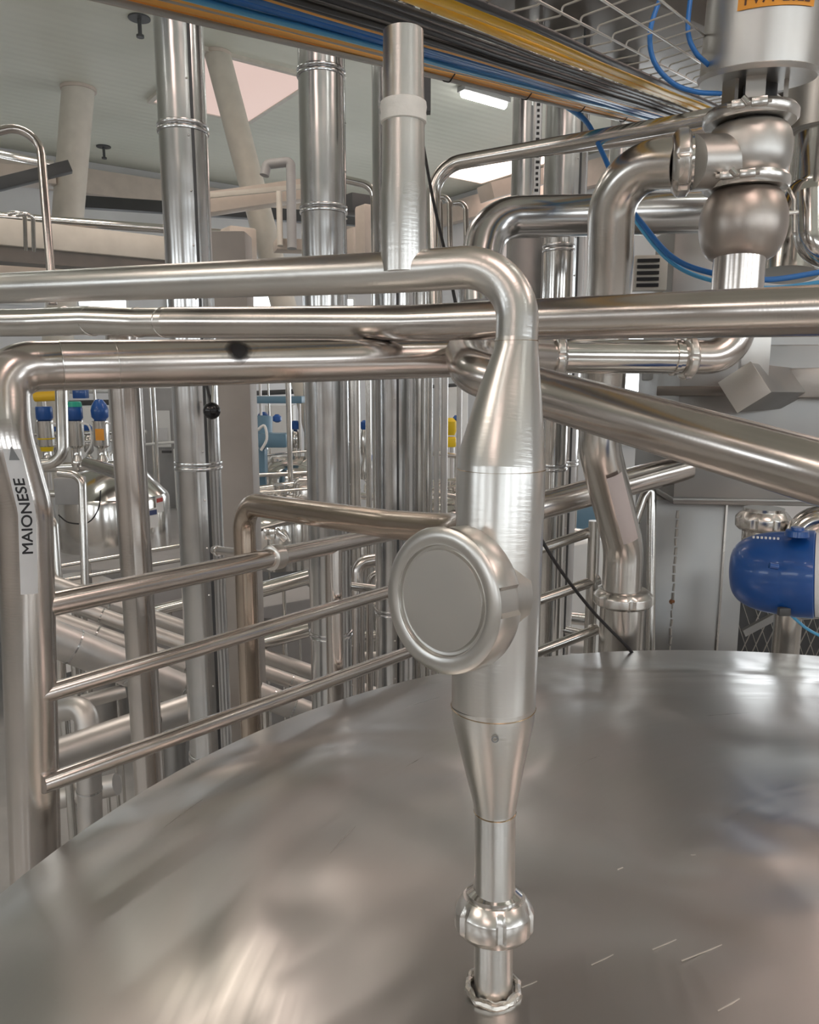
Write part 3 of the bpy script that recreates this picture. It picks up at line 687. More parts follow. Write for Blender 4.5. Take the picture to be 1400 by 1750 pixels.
# slanting cream columns
for i, (a_, b_, w_, dd_) in enumerate([((134, 150), (112, 420), 52, 12.6), ((371, 90), (600, 960), 44, 11.6)]):
    A = at_z(*a_, H); r = w_/2*dep(A)/F
    rb_ = ray(*b_); 
    # foot: same plane facing the camera
    k = A.y/rb_.y; B = CAM + rb_*k*(1.0 if i == 0 else .93); dn_ = (B-A).normalized(); Bf = A + dn_*((H)/-dn_.z)
    t = thing('slanting_column', ['slanting cream round column at far left', 'slanting cream round column right of the tall clad pipe'][i], 'column', Bf)
    part(t, 'shaft', tube(NB(), [Bf, A+Z*.0], r, 32), M_CREAM)
    part(t, 'cap_plate', lathe(NB(), A-Z*.05, Z, [(0, r*1.12), (.048, r*1.12)], 32), M_BEIGE)

# ball handle
t = thing('ball_handle', 'black ball knob hanging on a thin rod in front of clad riser', 'handle', at(362, 702, 3.2))
c_ = at(362, 702, 3.2); part(t, 'knob', lathe(NB(), c_-Z*.036, Z, [(.036-.036*math.cos(PI*k/14), .036*math.sin(PI*k/14)) for k in range(15)], 24), M_BALL)
part(t, 'rod', tube(NB(), [c_+Z*.03, at(352, 655, 3.2), at(352, 610, 3.2)], .006, 10), M_BLACK)
part(t, 'lever', tube(NB(), [c_+Z*.03+Vector((.004, 0, 0)), at(366, 610, 3.2)], .007, 10), S_POL)
part(t, 'mount', bar(NB(), at(345, 612, 3.2), at(372, 612, 3.2), .4, .03), S_DARK)

# ============================================================ UPPER PIPES RIGHT
t = thing('insulated_header', 'thick grey horizontal pipe with downward elbow behind the standpipe elbow', 'pipe', at(1000, 370, 3.2))
part(t, 'pipe_run', tube(NB(), bend([at(1420, 358, 3.3), at(835, 372, 3.15), at(818, 470, 3.1), at(818, 520, 3.1)], [.2, .1], 12), .083, 36), S_CLAD)
t = thing('sloping_steel_pipe', 'thin steel pipe sloping down left from the valve then dropping near the taped stub', 'pipe', at(760, 430, 3.0))
part(t, 'pipe_run', tube(NB(), bend([at(1290, 184, 2.6), at(1150, 212, 2.75), at(740, 285, 3.05), at(745, 560, 3.05)], [.3, .12], 12), .0285, 28), S_PIPE)
t = thing('sloping_steel_pipe', 'second steel pipe just beneath the thin sloping one, left of the valve', 'pipe', at(1000, 245, 3.3))
part(t, 'pipe_run', tube(NB(), [at(1230, 222, 3.3), at(880, 262, 3.6)], .028, 24), S_WARM)
for i, (px, top_) in enumerate([(752, 335), (768, 335), (796, 345)]):
    b_ = tube(NB(), bend([at(px-22, top_+3, 6), at(px, top_, 6), at(px+2, 450, 6)], .06), .022, 14)
    solo('hooked_vent_pipe', b_, S_PIPE, ['left of three small hooked pipes right of taped stub', 'middle of three small hooked pipes right of taped stub', 'right of three small hooked pipes, standing apart'][i], 'pipe', at(px, 450, 6), 'small hooked pipes behind the thin sloping pipe')
P = at(727, 150, 3.6); solo('hanging_bracket', box(NB(), P+Z*.25, (.05, .06, .72)), M_DARK, 'dark square hanger ending beside the taped stub', 'bracket', P-Z*.1)

# ============================================================ DUCT
t = thing('ventilation_duct', 'large dark steel duct overhead at upper right behind the wire cable tray', 'duct', uv(3, 3.25, CZ+2.0))
part(t, 'duct_body', box(NB(), uv(4.4, 3.25, CZ+2.35), (9.6, .78, .7), U, V, .01), S_DARK)
for u_ in (1.2, 2.6, 5.6): part(t, 'flange', box(NB(), uv(u_, 3.25, CZ+2.35), (.05, .86, .78), U, V, .004), S_DARK)
t = thing('roof_beam', 'pinkish beige beam beside the dark duct at top right', 'beam', uv(3, 2.3, CZ+2.35))
part(t, 'web', box(NB(), uv(4.4, 2.5, CZ+2.5), (9, .06, .5), U, V), M_BEIGE); part(t, 'flange', box(NB(), uv(4.4, 2.5, CZ+2.24), (9, .24, .03), U, V), M_BEIGE)

# ============================================================ CABLE TRAY AND CABLES
VPd = ray(1515, 311); VPd = VPd/VPd.length
L0 = at(262, 0, 1.25); dh = Vector((VPd.x, VPd.y, 0)).normalized()
r_ = ray(650, 0); kk = (L0-CAM).dot(dh)/r_.dot(dh); R0 = CAM+r_*kk
side = Vector((dh.y, -dh.x, 0)); Wt = (R0-L0).dot(side)
upT = side.cross(VPd).normalized(); upT = upT if upT.z > 0 else -upT
LEN = (at(1180, 228, 4.0)-L0).length
def TP(s, l, h=0): return L0 + side*(Wt*s) + VPd*l + upT*h
t = thing('wire_cable_tray', 'wire mesh cable tray running overhead from top left to the valve', 'cable tray', TP(.5, 1))
def WP(l, f): return TP(1, l) + (side*.15 + upT*.028)*f
for s in (0, .33, .67, 1):
    wl = NB(); tube(wl, [TP(s, -.5), TP(s, LEN)], .0028, 8); part(t, 'long_wire', wl, M_WIRE)
for f in (.5, 1):
    wl = NB(); tube(wl, [WP(-.5, f), WP(LEN, f)], .003, 8); part(t, 'long_wire', wl, M_WIRE)
wl = NB(); tube(wl, [TP(-.015, -.5, -.016), TP(-.015, LEN, -.016)], .004, 8); part(t, 'long_wire', wl, M_WIRE)
l = -.4
while l < LEN:
    wc = NB(); tube(wc, bend([TP(-.015, l, -.016), TP(-.01, l, -.002), TP(1, l, -.004), TP(1, l, .012), WP(l, 1.02)], .012, 4), .0024, 8); l += .125; part(t, 'cross_wire', wc, M_WIRE)
cab = [(.03, .006, M_ORG, 'orange', 0), (.075, .006, M_ORG, 'orange', 0), (.11, .005, M_GREYJ, 'grey', 0), (.15, .006, M_ORG, 'orange', 0),
       (.19, .006, M_TEAL, 'teal', 0), (.23, .007, M_LTUBE, 'light blue', 0), (.27, .0075, M_TUBE, 'blue', 0), (.315, .007, M_TUBE, 'blue', 0), (.35, .005, M_ORG, 'orange', 0),
       (.39, .0065, M_BLACK, 'black', 0), (.44, .007, M_BLACK, 'black', 0), (.50, .007, M_BLACK, 'black', 0), (.56, .0065, M_BLACK, 'black', 0), (.62, .006, M_BLACK, 'black', 0),
       (.74, .011, M_YEL, 'yellow', 0), (.81, .011, M_YEL, 'yellow', 0), (.88, .009, M_BLACK, 'black', .0), (.05, .005, M_GREYJ, 'grey', .012), (.25, .0055, M_LTUBE, 'light blue', .014), (.47, .006, M_BLACK, 'black', .013)]
where = ['on the lower tray edge', 'second from the lower tray edge', 'between orange cables low in the tray', 'below the teal cable', 'beside the blue bundle', 'first of the blue bundle', 'middle of the blue bundle', 'last of the blue bundle before the black', 'thin and between blue and black bundles',
         'lowest in the black bundle', 'second in the black bundle', 'third in the black bundle', 'fourth in the black bundle', 'topmost in the black bundle', 'lower of the yellow pair', 'upper of the yellow pair', 'alone above the yellow pair', 'lying on top of orange cables', 'lying on top of the blue bundle', 'lying on top of the black bundle']
for (s, r, m, cn_, h), wh in zip(cab, where):
    ph = random.uniform(0, 6); pts = []; q = random.uniform(-.008, .008)
    for k in range(34):
        l = -.45+(LEN+.35)*k/33
        pts.append(TP(s*.98+.006*math.sin(l*3+ph)+q*math.sin(l*1.1+ph*2)+.01, l, -(r+.008+h+.001*math.sin(l*7+ph))))
    solo('tray_cable', tube(NB(), pts, r, 10), m, '%s cable in the wire tray, %s' % (cn_, wh), 'cable', TP(s, 1), 'cables in the wire tray')
g = 0
for l in (1.0, 1.55, 2.1, 2.7):
    b_ = NB(); P = TP(.02, l, -.02); tube(b_, bend([P+upT*.02, P-upT*.005, P+side*.02-upT*.012, P+side*.05+upT*.016], .008, 3), .002, 6)
    solo('cable_tie', b_, M_BLACK, 'black cable tie loop dangling under the tray edge', 'cable tie', P, 'cable ties under the tray')

# ============================================================ AIR HOSES
def hose(pts, r, m, label, base=None): return solo('air_hose', tube(NB(), spline([at(*p) for p in pts], 8), r, 10), m, label, 'hose', at(*pts[0]))
hose([(1135, -20, 2.0), (1112, 50, 2.0), (1118, 105, 2.02), (1150, 142, 2.05), (1190, 157, 2.08), (1232, 160, 2.1)], .0065, M_TUBE, 'blue air hose looping left of the grey actuator')
hose([(1182, -20, 2.05), (1176, 50, 2.05), (1188, 88, 2.06), (1212, 112, 2.1)], .0065, M_TUBE, 'short blue air hose between loop and grey actuator')
hose([(955, 172, 3.0), (1000, 205, 2.9), (1030, 262, 2.8), (1060, 330, 2.7), (1100, 385, 2.6), (1150, 440, 2.5), (1215, 466, 2.45), (1310, 478, 2.45), (1420, 462, 2.45)], .009, M_TUBE, 'blue air hose drooping from tray down past the valve')
hose([(960, 178, 3.02), (1004, 212, 2.92), (1036, 272, 2.82), (1058, 325, 2.72), (1092, 385, 2.62), (1146, 447, 2.52), (1212, 478, 2.5), (1310, 492, 2.5), (1420, 480, 2.5)], .007, M_LTUBE, 'light blue air hose running alongside the drooping blue one')
solo('black_cable', tube(NB(), spline([at(722, 240, 2.6), at(740, 340, 2.5), at(765, 450, 2.4), at(795, 585, 2.35), at(860, 780, 2.3), at(930, 930, 2.25), at(1005, 1035, 2.45), at(1082, 1117, 2.6), at(1115, 1170, 2.7)], 6), .0055, 8), M_BLACK, 'thin black cable falling diagonally behind the standpipe to the tank rim', 'cable', at(1080, 1114, 2.3))

# ============================================================ GREY VESSEL, RIGHT
bx0 = at(1150, 862, 2.95); Xv = Vector((1, -.10, 0)).normalized(); Yv = Vector((.10, 1, 0)).normalized()
t = thing('grey_steel_vessel', 'large dull grey square steel vessel at the right edge above the blue actuator', 'vessel', bx0)
zT, zB_ = z_at(bx0, 590), z_at(bx0, 862); wv_ = .9; cB = bx0+Xv*wv_/2+Yv*.4; cB.z = (zT+zB_)/2
part(t, 'casing', box(NB(), cB, (wv_, .8, zT-zB_), Xv, Yv, .006), S_BOX)
part(t, 'bottom_lip', box(NB(), Vector((cB.x, cB.y, zB_+.02))-Yv*.003, (wv_+.006, .81, .012), Xv, Yv, .003), S_BOX)
q = at(1180, 650, 2.85); part(t, 'ledge', bar(NB(), at(1125, 668, 2.9), at(1245, 668, 2.8), .1, .035, bev=.004), S_DARK)
part(t, 'weld_line', bar(NB(), at(1172, 682, 2.94), at(1240, 684, 2.94), .01, .01, bev=.003), S_BEAD)
t2 = thing('vessel_column', 'broad weathered steel column under the grey vessel beyond the tank rim', 'column', at(1195, 1115, 3.1))
q = at(1195, 900, 3.12); cw = 166*3.05/F
part(t2, 'casing', box(NB(), Vector((q.x, q.y+.12, (zB_)/2)), (cw, .24, zB_-.01), bev=.004), S_BOX)
wq = at(1172, 900, 3.02); wl = NB()
for k in range(22):
    z0 = zB_-.05-k*.038; tube(wl, [Vector((wq.x+random.uniform(-.003, .003), q.y-.002, z0)), Vector((wq.x, q.y-.002, z0-.03))], random.uniform(.003, .006), 6)
part(t2, 'weld_seam', wl, S_CAST, 'rough vertical weld')
part(t2, 'corner_strip', bar(NB(), Vector((q.x+.105, q.y-.003, zB_-.01)), Vector((q.x+.105, q.y-.003, .02)), .008, .008, up=Vector((0, 1, 0))), S_NUT)
rs = NB(); lathe(rs, Vector((wq.x-.002, q.y-.006, z_at(q, 1028))), Vector((0, 1, 0)), [(0, .004), (.004, .011), (.006, .012)], 12); part(t2, 'rust_spot', rs, M_RUST, 'orange rust spot on the weld')
t3 = thing('side_plate', 'narrow brownish steel plate left of the weathered column', 'plate', at(1125, 1110, 3.25))
q2 = at(1124, 900, 3.25); part(t3, 'plate', box(NB(), Vector((q2.x, q2.y, 1.6)), (.10, .1, 3.1), bev=.004), S_BOX); part(t3, 'slot', box(NB(), Vector((q2.x+.0, q2.y-.052, z_at(q2, 870))), (.008, .006, .07)), M_CREAM)
# brackets above the vessel
t = thing('square_tube_bracket', 'square tube set on edge with capped end in front of grey vessel', 'bracket', at(1280, 660, 2.45))
e_ = at(1272, 662, 2.42); f_ = at(1345, 664, 2.86); dz = (f_-e_).normalized()
X1 = dz.cross(Z).normalized(); Y1 = X1.cross(dz)
part(t, 'tube', box(NB(), (e_+f_)/2, (.112, .112, (f_-e_).length), (X1*.82+Y1*.57), (-X1*.57+Y1*.82), .006), S_BOX)
part(t, 'end_plate', box(NB(), e_, (.116, .116, .006), (X1*.82+Y1*.57), (-X1*.57+Y1*.82), .001), S_CAST)
part(t, 'upright_plate', box(NB(), at(1298, 590, 2.44)+Vector((0, .03, 0)), (.093, .02, .23), bev=.002), S_CAST)
t = thing('cross_beam', 'pale steel box beam running off the right edge above the vessel', 'beam', at(1370, 650, 2.8))
part(t, 'beam', bar(NB(), at(1340, 655, 2.83), at(1500, 652, 2.7), .08, .105, bev=.006), S_CAST)
part(t, 'end_plate', bar(NB(), at(1334, 660, 2.83), at(1342, 660, 2.82), .11, .13, bev=.003), S_BOX)
solo('vessel_top_plate', box(NB(), at(1300, 600, 3.3), (.9, .4, .25), bev=.01), S_BOX, 'dark grey steel housing behind header above the vessel', 'vessel', at(1300, 620, 3.3))

# ============================================================ BLUE ACTUATOR
d_ = 2.0; ab = at(1395, 982, 1.95); ae = at(1248, 975, 2.05); axb = (ae-ab).normalized(); R_ = .112
t = thing('blue_valve_head', 'rounded blue plastic valve head pointing left above the tank rim', 'valve head', ab)
ln = (ae-ab).length
pf = [(-.0, R_*.93), (.004, R_*1.0), (.05, R_*1.0), (.054, R_*.985), (.06, R_*.985), (.066, R_*.965)]
for k in range(1, 15):
    s = k/14; pf.append((.066+(ln-.066)*math.sin(s*PI/2), R_*.965*(max(0, math.cos(s*PI/2))**.55)))
bo = part(t, 'cover', lathe(NB(), ab, axb, pf, 64), M_BLUE)
part(t, 'cover_base', lathe(NB(), ab-axb*.08, axb, [(0, R_*.8), (0, R_*.9), (.02, R_*.96), (.08, R_*.96)], 48), M_WHITE)
part(t, 'lug', lathe(NB(), at(1362, 916, 1.9), Z, [(0, .028), (.014, .026), (.016, .016), (.022, .015)], 24), M_BLUE)
part(t, 'window_port', box(NB(), at(1340, 1045, 1.92), (.03, .016, .022), bev=.004), M_DARK)
part(t, 'indicator', tube(NB(), [at(1315, 966, 1.875), at(1330, 969, 1.872)], .0075, 12), M_BLUE)
q = NB()
for k in range(7): box(q, at(1288+k*7, 918+k*.4, 1.93), (.005, .005, .006), bev=.001)
part(t, 'vent_teeth', q, M_WHITE)
t = thing('valve_head_stem_pipe', 'steel pipe with union nut hanging from grey vessel behind the blue head', 'pipe', at(1305, 900, 2.6))
nq = at(1305, 885, 2.5); slotnut(q := NB(), Vector((nq.x, nq.y, z_at(nq, 905))), Z, .085, .062, .04, 8, 64, .08); part(t, 'union_nut', q, S_NUT)
part(t, 'pipe_run', tube(NB(), [Vector((nq.x, nq.y, z_at(nq, 868))), Vector((nq.x, nq.y, z_at(nq, 960)))], .062, 30), S_PIPE)
t = thing('curved_steel_pipe', 'curved steel pipe behind the top right of the blue head', 'pipe', at(1385, 890, 2.4))
part(t, 'pipe_run', tube(NB(), bend([at(1480, 892, 2.3), at(1372, 885, 2.4), at(1360, 960, 2.4)], .07), .045, 30), S_POL)
vpipe('lower_stem_pipe', 'short steel pipe rising behind tank rim beneath the blue head', 1345, 1080, 2.75, 44, 990, 1700, S_PIPE)
t = thing('bottom_outlet_pipe', 'bright steel pipe end at right edge under the blue head', 'pipe', at(1400, 1040, 2.0))
part(t, 'pipe_run', tube(NB(), [at(1372, 1045, 2.05), at(1440, 1040, 1.95)], .022, 24), S_POL)
hose([(1340, 1040, 2.0), (1362, 1060, 2.02), (1385, 1078, 2.02), (1430, 1100, 2.0)], .004, M_LTUBE, 'thin light blue hose under the blue valve head')
# mesh behind
t = thing('wire_mesh_panel', 'dark wire mesh panel between the column and lower stem pipe', 'mesh panel', at(1300, 1110, 3.3))
q = at(1350, 1080, 3.5); part(t, 'backing', box(NB(), Vector((q.x, q.y+.03, q.z-.1)), (.5, .02, .8)), M_DARK)
wq_ = NB()
for k in range(14):
    x = q.x-.35+.05*k; tube(wq_, [Vector((x, q.y, q.z-.45)), Vector((x+.28, q.y, q.z+.28))], .0025, 6)
    tube(wq_, [Vector((x+.1, q.y, q.z-.45)), Vector((x-.18, q.y, q.z+.28))], .0015, 6)
part(t, 'wires', wq_, M_WIRE)
solo('brace_bar', bar(NB(), at(1270, 1082, 3.2), at(1330, 1050, 3.2), .02, .03), S_BOX, 'slanting steel brace bar in front of the wire mesh panel', 'bar', at(1270, 1082, 3.2))

# louvred vent, wall bits right
t = thing('louvred_vent', 'small white louvred vent box seen left of the pale column', 'vent', at(1108, 495, 3.6))
q = at(1110, 466, 3.6); Xl = Vector((1, -.15, 0)); Yl = Vector((.15, 1, 0))
part(t, 'box', box(NB(), q+Vector((.015, .05, 0)), (.15, .1, .16), Xl, Yl, .004), M_CREAM)
for k in range(5): part(t, 'slat', box(NB(), q+Z*(.055-.028*k)+Vector((-.008, -.004, 0)), (.10, .012, .015), Xl, Yl+Z*.3), M_BLACK)

# ============================================================ BACKGROUND: UPPER LEFT GANTRY
t = thing('gantry_beam', 'long beige gantry beam across the upper left behind the hooped rail', 'beam', at(150, 410, 8))
part(t, 'beam_face', bar(NB(), at(-120, 388, 7.4), at(395, 440, 9.5), .35, .26, bev=.01), M_CREAM)
part(t, 'lower_flange', bar(NB(), at(-120, 425, 7.45), at(395, 464, 9.55), .3, .18), S_DARK)
solo('beam_top_pipe', tube(NB(), [at(-60, 366, 8.6), at(290, 392, 9.6), at(385, 400, 10)], .055, 20), S_POL, 'polished pipe lying along the top of the beige gantry beam', 'pipe', at(150, 380, 9))
solo('hooped_rail', tube(NB(), bend([at(-60, 238, 4.2), at(66, 208, 4.4), at(88, 480, 4.4), at(90, 520, 4.4)], [.12, .1], 8), .024, 20), S_WARM, 'hooped steel handrail at the top left edge', 'railing', at(88, 480, 4.4))
for i, (px, py) in enumerate([(42, 366), (56, 368)]):
    solo('small_hoop_pipe', tube(NB(), bend([at(px-28, py, 7), at(px, py-8, 7), at(px+2, py+60, 7.6)], .08), .02, 12), S_POL, ['left small hooked pipe on gantry near left edge', 'right small hooked pipe on gantry near left edge'][i], 'pipe', at(px, py+22, 7), 'small hooked pipes on the gantry')
for i, (a_, b_, d_, w_, h_, m, lab) in enumerate([
    ((-40, 325), (120, 285), 11, .18, .16, M_DARK, 'dark diagonal strut at far left under the ceiling'),
    ((-40, 255), (92, 282), 11, .1, .1, S_POL, 'bright thin beam left of far slanting column'),
    ((-60, 295), (96, 305), 12, .4, .25, M_BEIGE, 'beige ledge behind the hooped rail'),
    ((130, 345), (640, 378), 15, .2, .22, M_DARK, 'long dark beam against the far wall'),
    ((340, 352), (545, 322), 10, .3, .25, M_BEIGE, 'beige beam behind the right slanting column'),
    ((340, 336), (530, 318), 9.6, .05, .06, M_CREAM, 'thin cream handrail above the beige beam'),
    ((470, 420), (640, 425), 9, .3, .12, M_BEIGE, 'pale pink ledge between clad risers'),
    ((0, 460), (180, 470), 9, .3, .3, M_BEIGE, 'beige block behind header at the left edge'),
    ((590, 348), (660, 358), 9, .3, .2, M_DARK, 'dark beam right of the bright clad riser'),
    ((830, 330), (935, 300), 9, .3, .18, M_BEIGE, 'brownish beam under window light right of the stub'),
    ((110, 478), (200, 480), 8, .3, .18, M_GREYP, 'grey block behind header left of clad riser')]):
    solo('background_beam', bar(NB(), at(*a_, d_), at(*b_, d_*1.04), w_, h_, bev=.005), m, lab, 'beam', at(*b_, d_))
t = thing('background_handrail', 'beige goalpost-like rail with uprights between slanting column and clad riser', 'railing', at(495, 420, 8.8))
part(t, 'post', tube(NB(), bend([at(452, 300, 8.8), at(456, 281, 8.8), at(497, 276, 8.8), at(499, 425, 8.8)], .05), .055, 12), M_GREYP)
part(t, 'upright', tube(NB(), [at(477, 328, 8.8), at(479, 420, 8.8)], .035, 12), M_CREAM)
solo('curved_handrail', tube(NB(), bend([at(585, 306, 5.8), at(640, 318, 5.8), Vector((at(640, 318, 5.8).x, at(640, 318, 5.8).y, .002))], .12), .03, 14), S_POL, 'curved bright handrail just left of the wide clad riser', 'railing', at(640, 460, 5.8))
for i, (c_, s_, lab) in enumerate([((408, 418, 9), (.34, .3, .36), 'beige angular box left of the slanting column foot'), ((370, 432, 10.4), (.4, .3, .3), 'low beige box beside clad riser'), ((605, 415, 9), (.2, .3, .3), 'pink-beige box right of bright clad riser'), ((628, 395, 8), (.2, .2, .5), 'upright pink-beige panel near curved handrail')]):
    solo('beige_box', box(NB(), at(*c_), s_, U, V, .03), M_BEIGE, lab, 'box', at(*c_)-Z*.1)

# ============================================================ BACKGROUND: LOWER LEFT DUCT RUNS
low = [((60, 1078), (360, 1200), 4.6, 5.2, 58, S_MATT, 'widest grey insulated pipe slanting down behind the guard rail'),
       ((60, 1046), (560, 1226), 5.15, 5.55, 30, S_MATT, 'grey insulated pipe just above the widest one'),
       ((60, 1012), (600, 1200), 5.3, 5.7, 25, S_MATT, 'pinkish insulated pipe, middle of the slanting bundle'),
       ((60, 985), (680, 1200), 5.7, 6.1, 25, S_MATT, 'pinkish insulated pipe, topmost of the slanting bundle'),
       ((440, 1185), (560, 1232), 4.8, 4.9, 40, S_MATT, 'grey insulated pipe low in bundle near the rail post')]
for a_, b_, d0, d1, w_, m, lab in low:
    t = thing('insulated_pipe', lab, 'pipe', at(*b_, d1), 'slanting insulated pipes behind the guard rail')
    A, B = at(*a_, d0), at(*b_, d1); r = w_/2*((d0+d1)/2)/F
    part(t, 'jacket', tube(NB(), [A, B], r, 30), m)
    for s in (.2, .5, .8): rb = NB(); ringon(rb, A.lerp(B, s), B-A, r, .012, .003, 30); part(t, 'joint_band', rb, S_CLAD)
    support(t, A.lerp(B, .12), r=.03)
t = thing('cross_insulated_pipe', 'grey insulated pipe rising to the right beneath the slanting bundle', 'pipe', at(200, 1250, 4.3))
A, B = at(60, 1303, 4.1), at(350, 1202, 4.6); part(t, 'jacket', tube(NB(), [A, B], .088, 30), S_MATT)
t = thing('elbowed_insulated_pipe', 'insulated pipe turning down at a segmented elbow left of slender riser', 'pipe', at(150, 1400, 4.2))
part(t, 'jacket', tube(NB(), bend([at(60, 1222, 4.5), at(148, 1205, 4.35), at(152, 1300, 4.3), at(155, 1440, 4.3)], [.1, .2], 5), .066, 30), S_MATT)
rb = NB(); ringon(rb, at(153, 1350, 4.3), Z, .066, .012, .004); part(t, 'joint_band', rb, S_CLAD)
solo('short_insulated_pipe', tube(NB(), [at(140, 1200, 4.8), at(215, 1180, 4.9)], .045, 24), S_MATT, 'small insulated pipe emerging right of the segmented elbow', 'pipe', at(180, 1190, 4.9))
solo('post_stub', tube(NB(), [at(298, 1250, 4.2), at(300, 1390, 4.2)], .058, 24), S_BOX, 'grey vertical stub under the cross pipe beside clad riser', 'post', at(300, 1390, 4.2))
t = thing('lever_ring', 'black ring handle on the cross insulated pipe', 'handle', at(268, 1230, 4.2))
rk = [at(268, 1230, 4.22)+Vector((math.cos(a)*.02, 0, math.sin(a)*.03)) for a in [2*PI*k/16 for k in range(17)]]
part(t, 'ring', tube(NB(), rk, .009, 8, False), M_BALL); part(t, 'chain', tube(NB(), [at(268, 1241, 4.22), at(272, 1262, 4.2)], .004, 6), S_NUT)
# deck with far tank
zD = at(200, 938, 9.2).z
dk = struct('floor', box(NB(), Vector((-4.2, 11.2, zD-.08)), (7.2, 6.4, .14), bev=.01), M_GREYP)
dk2 = struct('floor', box(NB(), Vector((1.2, 12.2, zD-.28)), (3.2, 5.4, .14), bev=.01), M_GREYP)
for i, x in enumerate((-7, -4.2, -1.4)):
    for y in (8.3, 13.8): part(dk, 'deck_leg', tube(NB(), [Vector((x, y, .002)), Vector((x, y, zD-.151))], .08, 14), M_GREYP)
for y in (10, 14.5): part(dk2, 'deck_leg', tube(NB(), [Vector((1.2, y, .002)), Vector((1.2, y, zD-.351))], .08, 14), M_GREYP)
tb = at(196, 900, 9.5); tb.z = zD-.01; Rt = 92*9.5/F
t = thing('far_small_tank', 'far bright steel tank with cone top and two labels behind the slender riser', 'tank', tb)
hh = z_at(tb, 850)-tb.z
part(t, 'shell', lathe(NB(), tb, Z, [(0, Rt), (hh, Rt), (hh+.05, Rt*.97)], 56), S_POL)
part(t, 'cone_top', lathe(NB(), tb+Z*(hh+.04), Z, [(0, Rt*.975), (.28, Rt*.60), (.34, Rt*.3), (.36, .12), (.52, .10)], 56), S_POL)
part(t, 'manway_handle', tube(NB(), bend([tb+Vector((.2, 0, hh+.5)), tb+Vector((.2, 0, hh+.7)), tb+Vector((.35, 0, hh+.7)), tb+Vector((.35, 0, hh+.4))], .05), .015, 10), S_POL)
def tlabel(px, py, w_, h_, mat2, nm):
    P = at(px, py, 9.5); dx = P.x-tb.x; y = tb.y-math.sqrt(max(.01, Rt**2-dx*dx))-.012; P = Vector((P.x, y, z_at(Vector((P.x, y, 0)), py)))
    nrm = Vector((dx, y-tb.y, 0)).normalized(); X = Vector((-nrm.y, nrm.x, 0)); 
    o = part(t, 'label_card', box(NB(), P+nrm*.01, (w_, .006, h_), X, nrm), M_WHITE, nm)
    part(o, 'printed_block', box(NB(), P+nrm*.016+Z*h_*.28, (w_*.8, .004, h_*.25), X, nrm), mat2)
tlabel(276, 885, .17, .23, M_NAVY, 'white label with navy block'); tlabel(283.5, 862, .14, .19, M_RED, 'white label with red print')
# deck rails
t = thing('deck_railing', 'thin pale railing on the deck beyond the guard rail', 'railing', at(255, 1000, 7.6))
for a_, b_ in (((90, 970), (335, 928)), ((90, 995), (335, 952))): part(t, 'rail', tube(NB(), [at(*a_, 7), at(*b_, 7.6)], .022, 12), S_POL)
for px in (100, 150, 253, 318): 
    P = at(px, 965-(px-90)*.17, 7+.6*(px-90)/245); part(t, 'post', tube(NB(), [P, P-Z*.55], .025, 12), S_PIPE)
# rounded bright tank at left
P = at(130, 985, 7.4); t = thing('domed_tank', 'rounded pale tank top behind deck railing at left', 'tank', P-Z*.6)
part(t, 'dome', lathe(NB(), P-Z*.5, Z, [(-(P.z-.502), .40), (.3, .40), (.42, .33), (.5, .18), (.52, .0)], 40), S_MATT)
# near J-bend pipes
solo('bent_riser', tube(NB(), bend([at(103, 610, 5.5), at(108, 790, 5.5), at(50, 795, 5.5)], .12, 8), .042, 20), S_PIPE, 'steel pipe dropping below header and hooking left toward the edge', 'pipe', at(108, 790, 5.5))
solo('bent_riser', tube(NB(), bend([at(100, 808, 5.8), at(140, 812, 5.8), at(146, 1010, 5.8)], .1, 8), .030, 20), S_PIPE, 'slim grey pipe with rounded top in front of the far tank', 'pipe', at(146, 1000, 5.8))
solo('bent_riser', tube(NB(), bend([at(70, 880, 5.8), at(92, 886, 5.8), at(100, 1000, 5.8)], .1, 8), .030, 20), S_PIPE, 'slim pipe curving down right beside the marked strip', 'pipe', at(100, 1000, 5.8))
o = solo('cross_pipe', tube(NB(), [at(148, 792, 7.5), at(215, 812, 7.2)], .062, 20), S_POL, 'short thick polished pipe above the far tank', 'pipe', at(180, 800, 7.5)); support(o, at(205, 809, 7.25), r=.02)
solo('black_cable', tube(NB(), spline([at(172, 838, 7.6), at(168, 870, 7.6), at(150, 893, 7.6), at(118, 893, 7.6), at(100, 880, 7.6)], 6), .007, 8), M_BLACK, 'thin dark hose looping over the far tank side', 'hose', at(150, 893, 7.6))
solo('control_box', box(NB(), at(121, 838, 7.6), (.24, .2, .26), bev=.01), M_GREYP, 'small grey box left of the far tank top', 'box', at(121, 850, 7.6))
